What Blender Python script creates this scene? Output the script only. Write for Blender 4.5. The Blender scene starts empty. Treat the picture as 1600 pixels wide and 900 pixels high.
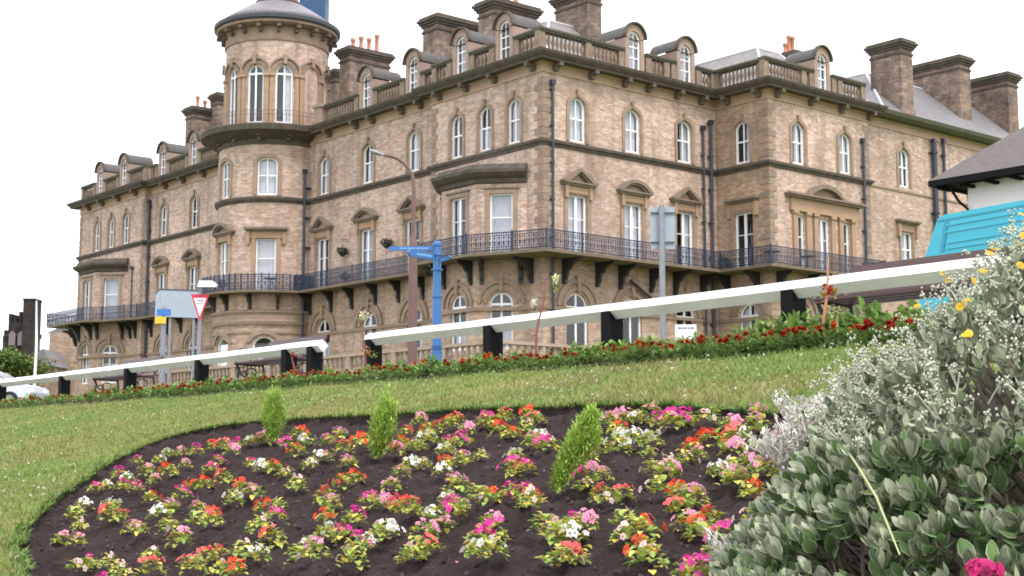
import bpy, math, random
import numpy as np
random.seed(7)
rng = np.random.default_rng(11)
R_ = math.radians
SC = bpy.context.scene
COL = SC.collection

# ---------------------------------------------------------------- camera, sky, sun, exposure
cam_d = bpy.data.cameras.new('camera')
cam = bpy.data.objects.new('camera', cam_d); COL.objects.link(cam)
cam_d.sensor_width = 36.0; cam_d.lens = 49.5; cam_d.clip_end = 6000; cam_d.clip_start = 0.05
cam.location = (0, 0, 0); cam.rotation_euler = (R_(90 + 6.59), 0, 0)
cam_d.dof.use_dof = False
SC.camera = cam
SC.cycles.filter_width = 1.8
SC.render.resolution_x = 1024; SC.render.resolution_y = 576

SUN_EL, SUN_AZ = R_(58), R_(150)      # compass style angle, from behind the camera and a little right
w = bpy.data.worlds.new('World'); SC.world = w; w.use_nodes = True
nt = w.node_tree; nt.nodes.clear()
wo = nt.nodes.new('ShaderNodeOutputWorld'); sky = nt.nodes.new('ShaderNodeTexSky')
sky.sky_type = 'NISHITA'; sky.sun_disc = False; sky.sun_elevation = SUN_EL; sky.sun_rotation = SUN_AZ
sky.air_density = 1.0; sky.dust_density = 4.0; sky.ozone_density = 1.0
b1 = nt.nodes.new('ShaderNodeBackground'); b1.inputs[1].default_value = 0.05
nt.links.new(sky.outputs[0], b1.inputs[0])
b2 = nt.nodes.new('ShaderNodeBackground')          # closed white cloud layer
tc = nt.nodes.new('ShaderNodeTexCoord'); nz = nt.nodes.new('ShaderNodeTexNoise'); nz.inputs['Scale'].default_value = 2.2
nz.inputs['Detail'].default_value = 3
mpw = nt.nodes.new('ShaderNodeMapping'); mpw.inputs['Scale'].default_value = (1, 1, 3)
nt.links.new(tc.outputs['Generated'], mpw.inputs[0]); nt.links.new(mpw.outputs[0], nz.inputs['Vector'])
cr = nt.nodes.new('ShaderNodeValToRGB'); cr.color_ramp.elements[0].color = (0.93, 0.95, 0.99, 1); cr.color_ramp.elements[1].color = (1.0, 1.0, 1.0, 1)
nt.links.new(nz.outputs[0], cr.inputs[0]); nt.links.new(cr.outputs[0], b2.inputs[0])
b2.inputs[1].default_value = 1.15
ad = nt.nodes.new('ShaderNodeAddShader')
nt.links.new(b1.outputs[0], ad.inputs[0]); nt.links.new(b2.outputs[0], ad.inputs[1]); nt.links.new(ad.outputs[0], wo.inputs[0])
sd = bpy.data.lights.new('sun', 'SUN'); sd.energy = 1.3; sd.angle = R_(16); sd.color = (1.0, 0.96, 0.9)
so = bpy.data.objects.new('sun', sd); COL.objects.link(so)
so.rotation_euler = (R_(90) - SUN_EL, 0, R_(180) - SUN_AZ)
SC.view_settings.view_transform = 'Standard'; SC.view_settings.look = 'None'
SC.view_settings.exposure = 0.76; SC.view_settings.gamma = 1.0; SC.view_settings.use_curve_mapping = False

# ---------------------------------------------------------------- measuring helpers (metres, eye level is z = 0)
F = 2200.0; TH = R_(6.59); CT, ST = math.cos(TH), math.sin(TH)
def ray(px, py):
    cx = (px - 800) / F; cy = (450 - py) / F
    return np.array([cx, CT - cy * ST, ST + cy * CT])
def at_depth(px, py, Y):
    r = ray(px, py); return r * (Y / r[1])
def ground_s(s):
    if s < 1.5: return -0.5975 - (1.5 - s) * 0.12
    if s < 7.7: return -0.926 + 0.219 * s
    if s < 8.3:
        t = (s - 7.7) / 0.6; a = -0.926 + 0.219 * s; b = 0.80 + 0.085 * (s - 7.9); k = t * t * (3 - 2 * t)
        return a * (1 - k) + b * k
    if s < 43: return 0.80 + 0.085 * (s - 7.9)
    return 3.78
SX, SY = 0.795, 0.6067                                 # s = distance up the bank, square to the knee rail
TD = np.array([-0.6067, 0.795])                        # direction along the knee rail, away from the camera
def gz(x, y): return ground_s(SX * x + SY * y)
def on_ground(px, py):
    r = ray(px, py); lo = 2.5; hi = 60
    f = lambda Y: r[2] / r[1] * Y - gz(r[0] / r[1] * Y, Y)
    Y = lo; prev = f(lo)
    while Y < hi:
        Y2 = Y * 1.02; v = f(Y2)
        if prev > 0 and v <= 0:
            a, b = Y, Y2
            for _ in range(20):
                m = (a + b) / 2
                if f(m) > 0: a = m
                else: b = m
            Y = b; break
        Y, prev = Y2, v
    return np.array([r[0] / r[1] * Y, Y, gz(r[0] / r[1] * Y, Y)])
def base_at(px, Y):                                     # ground point under picture column px at depth Y
    x = (px - 800) / F * Y * CT; z = gz(x, Y); x = (px - 800) / F * (Y * CT + z * ST)
    return np.array([x, Y, gz(x, Y)])
def z_of(py, Y):
    r = ray(800, py); return r[2] / r[1] * Y

# ---------------------------------------------------------------- mesh builders
class MB:
    def __init__(s): s.v = []; s.f = []; s.uv = []
    def add(s, vs, fs, uvs=None):
        k = len(s.v); s.v += [tuple(map(float, p)) for p in vs]; s.f += [tuple(i + k for i in q) for q in fs]
        s.uv += (uvs if uvs else [(float(p[0]), float(p[2])) for p in vs])
    def box(s, x0, x1, y0, y1, z0, z1):
        s.add([(x0,y0,z0),(x1,y0,z0),(x1,y1,z0),(x0,y1,z0),(x0,y0,z1),(x1,y0,z1),(x1,y1,z1),(x0,y1,z1)],
              [(3,2,1,0),(4,5,6,7),(0,1,5,4),(1,2,6,5),(2,3,7,6),(3,0,4,7)],
              [(x0,z0),(x1,z0),(x1+y1-y0,z0),(x0-(y1-y0),z0),(x0,z1),(x1,z1),(x1+y1-y0,z1),(x0-(y1-y0),z1)])
    def obox(s, c, ax, ay, hx, hy, z0, z1):              # oriented box, plan axes ax / ay
        c = np.array(c[:2], float); ax = np.array(ax, float); ay = np.array(ay, float); vs = []; uv = []
        for z in (z0, z1):
            for i, j in ((-1,-1),(1,-1),(1,1),(-1,1)):
                p = c + ax * hx * i + ay * hy * j; vs.append((p[0], p[1], z)); uv.append((i*hx + j*hy, z))
        s.add(vs, [(3,2,1,0),(4,5,6,7),(0,1,5,4),(1,2,6,5),(2,3,7,6),(3,0,4,7)], uv)
    def tube(s, pts, r, n=8, cap=True):
        pts = [np.array(p, float) for p in pts]; rs = r if hasattr(r, '__len__') else [r] * len(pts); vs = []; fs = []
        up = np.array([0.123, 0.07, 1.0]); 
        for i, p in enumerate(pts):
            d = pts[min(i+1, len(pts)-1)] - pts[max(i-1, 0)]; d = d / (np.linalg.norm(d) + 1e-9)
            a = np.cross(d, up if abs(d[2]) < 0.95 else np.array([1.0, 0.05, 0])); a /= np.linalg.norm(a); b = np.cross(d, a)
            for k in range(n):
                t = 2 * math.pi * k / n; vs.append(p + (a * math.cos(t) + b * math.sin(t)) * rs[i])
        for i in range(len(pts) - 1):
            for k in range(n):
                fs.append((i*n+k, i*n+(k+1) % n, (i+1)*n+(k+1) % n, (i+1)*n+k))
        if cap: fs += [tuple(range(n))[::-1], tuple((len(pts)-1)*n + k for k in range(n))]
        s.add(vs, fs)
    def lathe(s, c, prof, n=16, a0=0, a1=2*math.pi, cap=True):
        vs = []; fs = []; m = len(prof); full = abs(a1 - a0 - 2*math.pi) < 1e-6; cols = n if full else n + 1; uv = []
        for k in range(cols):
            t = a0 + (a1 - a0) * k / n
            for (r, z) in prof:
                vs.append((c[0] + r*math.cos(t), c[1] + r*math.sin(t), z)); uv.append((t * max(prof[0][0], .1), z))
        for k in range(n):
            k2 = (k+1) % cols
            for j in range(m-1): fs.append((k*m+j, k2*m+j, k2*m+j+1, k*m+j+1))
        if cap and full:
            fs.append(tuple(k*m for k in range(cols))[::-1]); fs.append(tuple(k*m+m-1 for k in range(cols)))
        s.add(vs, fs, uv)
    def prism(s, poly, frame, n0, n1):                    # polygon in frame's (u,z), extruded n0..n1
        k = len(poly); vs = [frame(u, z, n0) for u, z in poly] + [frame(u, z, n1) for u, z in poly]
        fs = [tuple(range(k))[::-1], tuple(range(k, 2*k))] + [(i, (i+1) % k, (i+1) % k + k, i + k) for i in range(k)]
        s.add(vs, fs, [(u, z) for u, z in poly] * 2)
    def build(s, name, mat, parent=None, smooth=False):
        me = bpy.data.meshes.new(name); me.from_pydata(s.v, [], s.f); me.update()
        if s.uv and len(s.uv) == len(s.v):
            uvl = me.uv_layers.new(name='UVMap'); idx = np.empty(len(me.loops), np.int32); me.loops.foreach_get('vertex_index', idx)
            uvl.data.foreach_set('uv', np.array(s.uv, np.float32)[idx].ravel())
        if mat: me.materials.append(mat)
        if smooth: me.polygons.foreach_set('use_smooth', np.ones(len(me.polygons), bool))
        o = bpy.data.objects.new(name, me); COL.objects.link(o)
        if parent is not None:
            o.parent = parent
            if parent.type == 'EMPTY' or True:
                o.matrix_parent_inverse = parent_world(parent).inverted()
        return o
from mathutils import Matrix, Vector
def parent_world(o):
    m = Matrix.LocRotScale(o.location, o.rotation_euler, o.scale)
    if o.parent: m = parent_world(o.parent) @ o.matrix_parent_inverse @ m
    return m
def tag(o, label=None, cat=None, group=None, kind=None):
    if label: o['label'] = label
    if cat: o['category'] = cat
    if group: o['group'] = group
    if kind: o['kind'] = kind
    return o
def empty(name, loc=(0,0,0), rz=0, label=None, cat=None, group=None):
    o = bpy.data.objects.new(name, None); COL.objects.link(o); o.empty_display_size = 0.1
    o.location = tuple(map(float, loc)); o.rotation_euler = (0, 0, rz); return tag(o, label, cat, group)
def structure(o): o['kind'] = 'structure'; return o
def children_of(o): return [c for c in bpy.data.objects if c.parent == o]
def copy_tree(o, kids, loc, rz, scale, **t):
    c = o.copy(); COL.objects.link(c); c.location = tuple(map(float, loc)); c.rotation_euler = (0, 0, rz); c.scale = (scale,)*3 if not hasattr(scale,'__len__') else scale
    for ch in kids:
        d = ch.copy(); COL.objects.link(d); d.parent = c
    tag(c, **t); return c
def np_mesh(name, V, Fc, mat, cols=None, parent=None, smooth=False):
    """V (n,3), Fc (m,k) arrays, cols (n,3) colour attribute"""
    me = bpy.data.meshes.new(name); V = np.asarray(V, np.float32); Fc = np.asarray(Fc, np.int32); k = Fc.shape[1]
    me.vertices.add(len(V)); me.vertices.foreach_set('co', V.ravel())
    me.loops.add(Fc.size); me.loops.foreach_set('vertex_index', Fc.ravel())
    me.polygons.add(len(Fc)); me.polygons.foreach_set('loop_start', np.arange(len(Fc), dtype=np.int32) * k)
    me.polygons.foreach_set('loop_total', np.full(len(Fc), k, np.int32))
    me.update(calc_edges=True)
    if cols is not None:
        a = me.color_attributes.new('Col', 'FLOAT_COLOR', 'POINT')
        a.data.foreach_set('color', np.hstack([cols, np.ones((len(cols), 1))]).astype(np.float32).ravel())
    me.materials.append(mat)
    if smooth: me.polygons.foreach_set('use_smooth', np.ones(len(Fc), bool))
    o = bpy.data.objects.new(name, me); COL.objects.link(o)
    if parent is not None: o.parent = parent
    return o
def scatter(pv, pf, pc, M, T, C=None):
    """bake a prototype (pv verts, pf faces, pc colours) at N transforms M (N,3,3), T (N,3); C (N,3) colour factor"""
    pv = np.asarray(pv, float); pf = np.asarray(pf, int); pc = np.asarray(pc, float); N = len(T); n = len(pv)
    V = np.einsum('nij,kj->nki', M, pv) + np.asarray(T)[:, None, :]
    Fc = pf[None] + (np.arange(N) * n)[:, None, None]
    cc = np.repeat(pc[None], N, 0)
    if C is not None: cc = cc * np.asarray(C)[:, None, :]
    return V.reshape(-1, 3), Fc.reshape(-1, pf.shape[1]), cc.reshape(-1, 3)
def join(parts):
    V = []; Fc = []; C = []; k = 0
    for v, f, c in parts: V.append(v); Fc.append(f + k); C.append(c); k += len(v)
    return np.vstack(V), np.vstack(Fc), np.vstack(C)
def basis(dirs, up=None, scale=None, roll=None):
    """rotation matrices whose local +Z is dirs (leaf length) and local +Y is leaf normal-ish"""
    d = dirs / np.linalg.norm(dirs, axis=1, keepdims=True); N = len(d)
    u = np.tile([0, 0, 1.0], (N, 1)) if up is None else up
    x = np.cross(u, d); nx = np.linalg.norm(x, axis=1, keepdims=True); x = np.where(nx < 1e-3, [[1.0, 0, 0]], x / np.maximum(nx, 1e-6))
    y = np.cross(d, x)
    if roll is not None:
        cr_, sr_ = np.cos(roll)[:, None], np.sin(roll)[:, None]; x, y = x*cr_ + y*sr_, -x*sr_ + y*cr_
    M = np.stack([x, y, d], axis=2)
    if scale is not None: M = M * np.asarray(scale).reshape(-1, 1, 1)
    return M

# ---------------------------------------------------------------- materials
MATS = {}
def mat(name, col, rough=0.8, metal=0.0, noise=0.0, nscale=3.0, col2=None, bump=0.0, bscale=30.0, spec=0.5, coord='Object'):
    if name in MATS: return MATS[name]
    m = bpy.data.materials.new(name); m.use_nodes = True; t = m.node_tree; p = t.nodes['Principled BSDF']
    p.inputs['Base Color'].default_value = (*col, 1); p.inputs['Roughness'].default_value = rough; p.inputs['Metallic'].default_value = metal
    p.inputs['Specular IOR Level'].default_value = spec
    tcn = t.nodes.new('ShaderNodeTexCoord')
    if noise > 0:
        n = t.nodes.new('ShaderNodeTexNoise'); n.inputs['Scale'].default_value = nscale; n.inputs['Detail'].default_value = 6; n.inputs['Roughness'].default_value = 0.65
        t.links.new(tcn.outputs[coord], n.inputs['Vector'])
        mr = t.nodes.new('ShaderNodeMapRange'); mr.inputs[1].default_value = 0.5 - 0.28; mr.inputs[2].default_value = 0.5 + 0.28
        t.links.new(n.outputs[0], mr.inputs[0])
        mx = t.nodes.new('ShaderNodeMix'); mx.data_type = 'RGBA'
        c2 = col2 if col2 else tuple(c * (1 - noise) for c in col)
        mx.inputs[6].default_value = (*col, 1); mx.inputs[7].default_value = (*c2, 1)
        t.links.new(mr.outputs[0], mx.inputs[0]); t.links.new(mx.outputs[2], p.inputs['Base Color'])
    if bump > 0:
        n2 = t.nodes.new('ShaderNodeTexNoise'); n2.inputs['Scale'].default_value = bscale; n2.inputs['Detail'].default_value = 4
        t.links.new(tcn.outputs[coord], n2.inputs['Vector'])
        b = t.nodes.new('ShaderNodeBump'); b.inputs['Strength'].default_value = bump; b.inputs['Distance'].default_value = 0.02
        t.links.new(n2.outputs[0], b.inputs['Height']); t.links.new(b.outputs[0], p.inputs['Normal'])
    MATS[name] = m; return m
def masonry(name, c1, c2, mortar, bw, bh, stain=(0.10, 0.08, 0.06), stain_amt=0.5, ms=0.012, bump=0.35, tint=(1, 0.8, 0.6)):
    m = bpy.data.materials.new(name); m.use_nodes = True; t = m.node_tree; p = t.nodes['Principled BSDF']
    p.inputs['Roughness'].default_value = 0.9; p.inputs['Specular IOR Level'].default_value = 0.25
    tcn = t.nodes.new('ShaderNodeTexCoord'); L = t.links.new
    b = t.nodes.new('ShaderNodeTexBrick'); b.inputs['Scale'].default_value = 1.0
    b.inputs['Brick Width'].default_value = bw; b.inputs['Row Height'].default_value = bh; b.inputs['Mortar Size'].default_value = ms
    b.inputs['Mortar Smooth'].default_value = 0.3; b.inputs['Bias'].default_value = -0.1
    b.inputs['Color1'].default_value = (*c1, 1); b.inputs['Color2'].default_value = (*c2, 1); b.inputs['Mortar'].default_value = (*mortar, 1)
    wn = t.nodes.new('ShaderNodeTexNoise'); wn.inputs['Scale'].default_value = 1.3; wn.inputs['Detail'].default_value = 3
    L(tcn.outputs['UV'], wn.inputs['Vector'])
    wv = t.nodes.new('ShaderNodeVectorMath'); wv.operation = 'MULTIPLY_ADD'; wv.inputs[1].default_value = (0.05, 0.05, 0)
    L(wn.outputs['Color'], wv.inputs[0]); L(tcn.outputs['UV'], wv.inputs[2]); L(wv.outputs[0], b.inputs['Vector'])
    # block to block variation and broad weathering
    vo = t.nodes.new('ShaderNodeTexVoronoi'); vo.inputs['Scale'].default_value = 3.6
    mp = t.nodes.new('ShaderNodeMapping'); mp.inputs['Scale'].default_value = (1.0, 2.6, 1); L(tcn.outputs['UV'], mp.inputs[0]); L(mp.outputs[0], vo.inputs['Vector'])
    sx = t.nodes.new('ShaderNodeSeparateColor'); L(vo.outputs['Color'], sx.inputs[0])
    r1 = t.nodes.new('ShaderNodeMapRange'); r1.inputs[3].default_value = 0.76; r1.inputs[4].default_value = 1.2; L(sx.outputs[0], r1.inputs[0])
    m1 = t.nodes.new('ShaderNodeVectorMath'); m1.operation = 'SCALE'; L(b.outputs[0], m1.inputs[0]); L(r1.outputs[0], m1.inputs['Scale'])
    # warm tint on some blocks
    tm = t.nodes.new('ShaderNodeMix'); tm.data_type = 'RGBA'; tm.blend_type = 'MULTIPLY'; tm.inputs[7].default_value = (*tint, 1)
    r2 = t.nodes.new('ShaderNodeMapRange'); r2.inputs[1].default_value = 0.55; r2.inputs[2].default_value = 0.95; r2.inputs[4].default_value = 0.8; L(sx.outputs[1], r2.inputs[0])
    L(r2.outputs[0], tm.inputs[0]); L(m1.outputs[0], tm.inputs[6])
    n = t.nodes.new('ShaderNodeTexNoise'); n.inputs['Scale'].default_value = 0.55; n.inputs['Detail'].default_value = 9; n.inputs['Roughness'].default_value = 0.72
    L(tcn.outputs['Object'], n.inputs['Vector'])
    r3 = t.nodes.new('ShaderNodeMapRange'); r3.inputs[1].default_value = 0.48; r3.inputs[2].default_value = 0.75; r3.inputs[4].default_value = stain_amt; L(n.outputs[0], r3.inputs[0])
    sm = t.nodes.new('ShaderNodeMix'); sm.data_type = 'RGBA'; sm.inputs[7].default_value = (*stain, 1)
    L(r3.outputs[0], sm.inputs[0]); L(tm.outputs[2], sm.inputs[6])
    # water streaks and soot running down the face, patchy re-pointing
    mp2 = t.nodes.new('ShaderNodeMapping'); mp2.inputs['Scale'].default_value = (1.7, 1.7, 0.16); L(tcn.outputs['Object'], mp2.inputs[0])
    ns = t.nodes.new('ShaderNodeTexNoise'); ns.inputs['Scale'].default_value = 1.0; ns.inputs['Detail'].default_value = 5; L(mp2.outputs[0], ns.inputs['Vector'])
    r4 = t.nodes.new('ShaderNodeMapRange'); r4.inputs[1].default_value = 0.50; r4.inputs[2].default_value = 0.72; r4.inputs[4].default_value = 0.55 * min(1, stain_amt + .3); L(ns.outputs[0], r4.inputs[0])
    s2 = t.nodes.new('ShaderNodeMix'); s2.data_type = 'RGBA'; s2.inputs[7].default_value = (*[c * .8 for c in stain], 1); L(r4.outputs[0], s2.inputs[0]); L(sm.outputs[2], s2.inputs[6])
    nl = t.nodes.new('ShaderNodeTexNoise'); nl.inputs['Scale'].default_value = 0.16; nl.inputs['Detail'].default_value = 3; L(tcn.outputs['Object'], nl.inputs['Vector'])
    r5 = t.nodes.new('ShaderNodeMapRange'); r5.inputs[1].default_value = 0.35; r5.inputs[2].default_value = 0.65; r5.inputs[3].default_value = 0.86; r5.inputs[4].default_value = 1.12; L(nl.outputs[0], r5.inputs[0])
    vm = t.nodes.new('ShaderNodeVectorMath'); vm.operation = 'SCALE'; L(s2.outputs[2], vm.inputs[0]); L(r5.outputs[0], vm.inputs['Scale']); L(vm.outputs[0], p.inputs['Base Color'])
    n2 = t.nodes.new('ShaderNodeTexNoise'); n2.inputs['Scale'].default_value = 9; n2.inputs['Detail'].default_value = 5; L(tcn.outputs['UV'], n2.inputs['Vector'])
    ma = t.nodes.new('ShaderNodeMath'); ma.operation = 'ADD'; L(b.outputs['Fac'], ma.inputs[0]); L(n2.outputs[0], ma.inputs[1])
    bp = t.nodes.new('ShaderNodeBump'); bp.invert = True; bp.inputs['Strength'].default_value = bump; bp.inputs['Distance'].default_value = 0.04
    L(ma.outputs[0], bp.inputs['Height']); L(bp.outputs[0], p.inputs['Normal'])
    MATS[name] = m; return m
def leafmat(name, trans=0.25, rough=0.65, nscale=0.0):
    m = bpy.data.materials.new(name); m.use_nodes = True; t = m.node_tree; p = t.nodes['Principled BSDF']; L = t.links.new
    a = t.nodes.new('ShaderNodeAttribute'); a.attribute_name = 'Col'
    p.inputs['Roughness'].default_value = rough; p.inputs['Specular IOR Level'].default_value = 0.3
    L(a.outputs['Color'], p.inputs['Base Color'])
    tr = t.nodes.new('ShaderNodeBsdfTranslucent'); L(a.outputs['Color'], tr.inputs[0])
    mx = t.nodes.new('ShaderNodeMixShader'); mx.inputs[0].default_value = trans
    L(p.outputs[0], mx.inputs[1]); L(tr.outputs[0], mx.inputs[2]); L(mx.outputs[0], t.nodes['Material Output'].inputs[0])
    MATS[name] = m; return m

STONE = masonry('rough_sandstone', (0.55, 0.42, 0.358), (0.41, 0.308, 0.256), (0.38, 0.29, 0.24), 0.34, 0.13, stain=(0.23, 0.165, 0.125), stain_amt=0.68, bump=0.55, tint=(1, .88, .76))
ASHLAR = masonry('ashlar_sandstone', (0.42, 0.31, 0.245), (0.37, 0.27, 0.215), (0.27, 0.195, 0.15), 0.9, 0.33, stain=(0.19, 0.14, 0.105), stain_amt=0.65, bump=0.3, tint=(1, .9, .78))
CHIMST = masonry('sooty_stone', (0.29, 0.215, 0.18), (0.17, 0.13, 0.11), (0.2, 0.155, 0.13), 0.5, 0.22, stain=(0.05, 0.042, 0.036), stain_amt=0.85, bump=0.6)
TRIM = mat('dressed_stone', (0.34, 0.245, 0.18), 0.85, noise=1, nscale=1.8, col2=(0.19, 0.135, 0.10), bump=0.25, bscale=12)
TRIM_O = mat('ochre_dressed_stone', (0.38, 0.255, 0.155), 0.85, noise=1, nscale=1.6, col2=(0.27, 0.18, 0.125), bump=0.2, bscale=12)
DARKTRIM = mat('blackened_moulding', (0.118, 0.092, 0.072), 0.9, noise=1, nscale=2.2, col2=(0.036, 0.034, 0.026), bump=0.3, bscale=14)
MOSS = mat('mossy_gutter', (0.085, 0.08, 0.055), 0.95, noise=1, nscale=2.0, col2=(0.045, 0.06, 0.02), bump=0.4, bscale=16)
SLATE = mat('slate_roof', (0.20, 0.19, 0.20), 0.5, noise=1, nscale=2.5, col2=(0.11, 0.105, 0.11), bump=0.3, bscale=9)
LEAD = mat('lead_flashing', (0.55, 0.55, 0.6), 0.5, noise=0.3, nscale=4)
WHITE = mat('white_paint', (0.80, 0.80, 0.80), 0.45, noise=0.08, nscale=6)
IRON = mat('black_iron', (0.018, 0.018, 0.02), 0.5)
PIPE = mat('dark_blue_iron', (0.028, 0.038, 0.062), 0.45, noise=0.3, nscale=3)
RAILP = mat('blue_grey_railing_paint', (0.026, 0.037, 0.072), 0.5)
TERRA = mat('terracotta', (0.40, 0.14, 0.085), 0.85, noise=1, nscale=4, col2=(0.45, 0.23, 0.13))
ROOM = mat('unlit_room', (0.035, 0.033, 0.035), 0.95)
CURT = mat('net_curtain', (0.66, 0.66, 0.71), 0.9, noise=0.25, nscale=3)
def glass_mat():
    m = bpy.data.materials.new('window_glass'); m.use_nodes = True; t = m.node_tree; t.nodes.remove(t.nodes['Principled BSDF']); L = t.links.new
    tr = t.nodes.new('ShaderNodeBsdfTransparent'); tr.inputs[0].default_value = (0.86, 0.88, 0.90, 1)
    g = t.nodes.new('ShaderNodeBsdfGlossy'); g.inputs['Roughness'].default_value = 0.03; g.inputs[0].default_value = (0.9, 0.93, 1.0, 1)
    tcn = t.nodes.new('ShaderNodeTexCoord'); n = t.nodes.new('ShaderNodeTexNoise'); n.inputs['Scale'].default_value = 1.1; L(tcn.outputs['Object'], n.inputs['Vector'])
    bp = t.nodes.new('ShaderNodeBump'); bp.inputs['Strength'].default_value = 0.15; bp.inputs['Distance'].default_value = 0.05; L(n.outputs[0], bp.inputs['Height']); L(bp.outputs[0], g.inputs['Normal'])
    fr = t.nodes.new('ShaderNodeLayerWeight'); fr.inputs[0].default_value = 0.12
    ma = t.nodes.new('ShaderNodeMath'); ma.operation = 'MULTIPLY_ADD'; ma.inputs[1].default_value = 0.6; ma.inputs[2].default_value = 0.06; L(fr.outputs[0], ma.inputs[0])
    mx = t.nodes.new('ShaderNodeMixShader'); L(ma.outputs[0], mx.inputs[0]); L(tr.outputs[0], mx.inputs[1]); L(g.outputs[0], mx.inputs[2])
    L(mx.outputs[0], t.nodes['Material Output'].inputs[0]); return m
GLASS = glass_mat()
LEAF = leafmat('leaf', 0.25)
PETAL = leafmat('petal', 0.35, 0.6)
FELT = leafmat('felted_leaf', 0.15, 0.85)

# ---------------------------------------------------------------- ground
BED = [(-60,960),(-20,900),(40,885),(32,850),(50,815),(95,775),(150,738),(205,706),(262,684),(330,668),(420,658),(520,652),(620,647),(740,640),(860,636),(960,634),(1060,636),(1130,640),(1190,644),(1250,648),(1330,650)]
bedp = [on_ground(*p)[:2] for p in BED if p[1] <= 900 and p[0] >= 0]
tip = bedp[0]
bedp = [on_ground(92, 985)[:2], on_ground(60, 925)[:2]] + bedp + [np.array([3.2, 7.2]), np.array([3.2, 5.2]), np.array([2.4, 3.4]), np.array([0.5, 2.6]), np.array([-1.0, 3.1])]
def catmull(P, k=8):
    out = []; n = len(P)
    for i in range(n):
        a, b, c, d = P[(i-1) % n], P[i], P[(i+1) % n], P[(i+2) % n]
        for j in range(k):
            t = j / k; out.append(0.5 * ((2*b) + (-a+c)*t + (2*a-5*b+4*c-d)*t*t + (-a+3*b-3*c+d)*t**3))
    return np.array(out)
bed = catmull(bedp)
bed = bed + rng.normal(0, 0.02, bed.shape)
def inside(P, poly):
    x, y = P[:, 0], P[:, 1]; c = np.zeros(len(P), bool); n = len(poly)
    for i in range(n):
        x1, y1 = poly[i]; x2, y2 = poly[(i+1) % n]
        m = ((y1 > y) != (y2 > y)) & (x < (x2 - x1) * (y - y1) / (y2 - y1 + 1e-12) + x1); c ^= m
    return c
gzv = np.vectorize(gz)
def vnoise(x, y, sc, seed=0):
    x = np.asarray(x) * sc + seed * 17.3; y = np.asarray(y) * sc + seed * 9.1; xi = np.floor(x); yi = np.floor(y); fx = x - xi; fy = y - yi
    h = lambda a, b: np.modf(np.abs(np.sin(a * 127.1 + b * 311.7 + seed) * 43758.5453))[0]
    fx = fx*fx*(3-2*fx); fy = fy*fy*(3-2*fy)
    return (h(xi,yi)*(1-fx)+h(xi+1,yi)*fx)*(1-fy) + (h(xi,yi+1)*(1-fx)+h(xi+1,yi+1)*fx)*fy
def axis(lo, hi, step, far):
    a = list(np.arange(lo, hi + 1e-6, step)); g = step; x = hi
    while x < far: g *= 1.28; x += g; a.append(x)
    g = step; x = lo; left = []
    while x > -far: g *= 1.28; x -= g; left.append(x)
    return np.array(left[::-1] + a)
gx = axis(-13, 5, 0.075, 1600); gy = axis(1.5, 27, 0.075, 1600)
XX, YY = np.meshgrid(gx, gy); PXY = np.stack([XX.ravel(), YY.ravel()], 1)
ZZ = gzv(PXY[:, 0], PXY[:, 1])
sv = SX * PXY[:, 0] + SY * PXY[:, 1]
near = (np.abs(PXY[:, 0]) < 14) & (PXY[:, 1] < 34) & (PXY[:, 1] > 0)
ZZ += np.where(near, (vnoise(PXY[:, 0], PXY[:, 1], 1.3, 3) - 0.5) * 0.035 + (vnoise(PXY[:, 0], PXY[:, 1], 5, 5) - 0.5) * 0.012, 0)
cen0 = bed.mean(0); bdir = bed - cen0; bedx = cen0 + bdir * (1 + 0.10 / np.linalg.norm(bdir, axis=1, keepdims=True))
inb = inside(PXY, bedx); ZZ -= np.where(inb, 0.16, 0)
strip = (sv > 7.22) & (sv < 8.05) & near; ZZ -= np.where(strip, 0.09, 0)
nx_, ny_ = len(gx), len(gy)
I = np.arange(nx_ * ny_).reshape(ny_, nx_)
FF = np.stack([I[:-1, :-1].ravel(), I[:-1, 1:].ravel(), I[1:, 1:].ravel(), I[1:, :-1].ravel()], 1)
def ground_material():
    m = bpy.data.materials.new('mown_lawn'); m.use_nodes = True; t = m.node_tree; p = t.nodes['Principled BSDF']; L = t.links.new
    p.inputs['Roughness'].default_value = 0.95; p.inputs['Specular IOR Level'].default_value = 0.1
    tcn = t.nodes.new('ShaderNodeTexCoord')
    n1 = t.nodes.new('ShaderNodeTexNoise'); n1.inputs['Scale'].default_value = 0.9; n1.inputs['Detail'].default_value = 5; L(tcn.outputs['Object'], n1.inputs[0])
    n2 = t.nodes.new('ShaderNodeTexNoise'); n2.inputs['Scale'].default_value = 14; n2.inputs['Detail'].default_value = 6; L(tcn.outputs['Object'], n2.inputs[0])
    r = t.nodes.new('ShaderNodeValToRGB'); e = r.color_ramp.elements; e[0].position = 0.3; e[0].color = (0.09, 0.14, 0.032, 1); e[1].position = 0.72; e[1].color = (0.20, 0.185, 0.06, 1)
    L(n1.outputs[0], r.inputs[0]); mx = t.nodes.new('ShaderNodeMix'); mx.data_type = 'RGBA'; mx.inputs[7].default_value = (0.10, 0.14, 0.03, 1)
    r2 = t.nodes.new('ShaderNodeMapRange'); r2.inputs[1].default_value = 0.4; r2.inputs[2].default_value = 0.65; r2.inputs[4].default_value = 0.6; L(n2.outputs[0], r2.inputs[0])
    L(r2.outputs[0], mx.inputs[0]); L(r.outputs[0], mx.inputs[6]); L(mx.outputs[2], p.inputs['Base Color']); return m
gobj = np_mesh('ground', np.column_stack([PXY, ZZ]), FF, ground_material(), smooth=True); structure(gobj)

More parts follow.
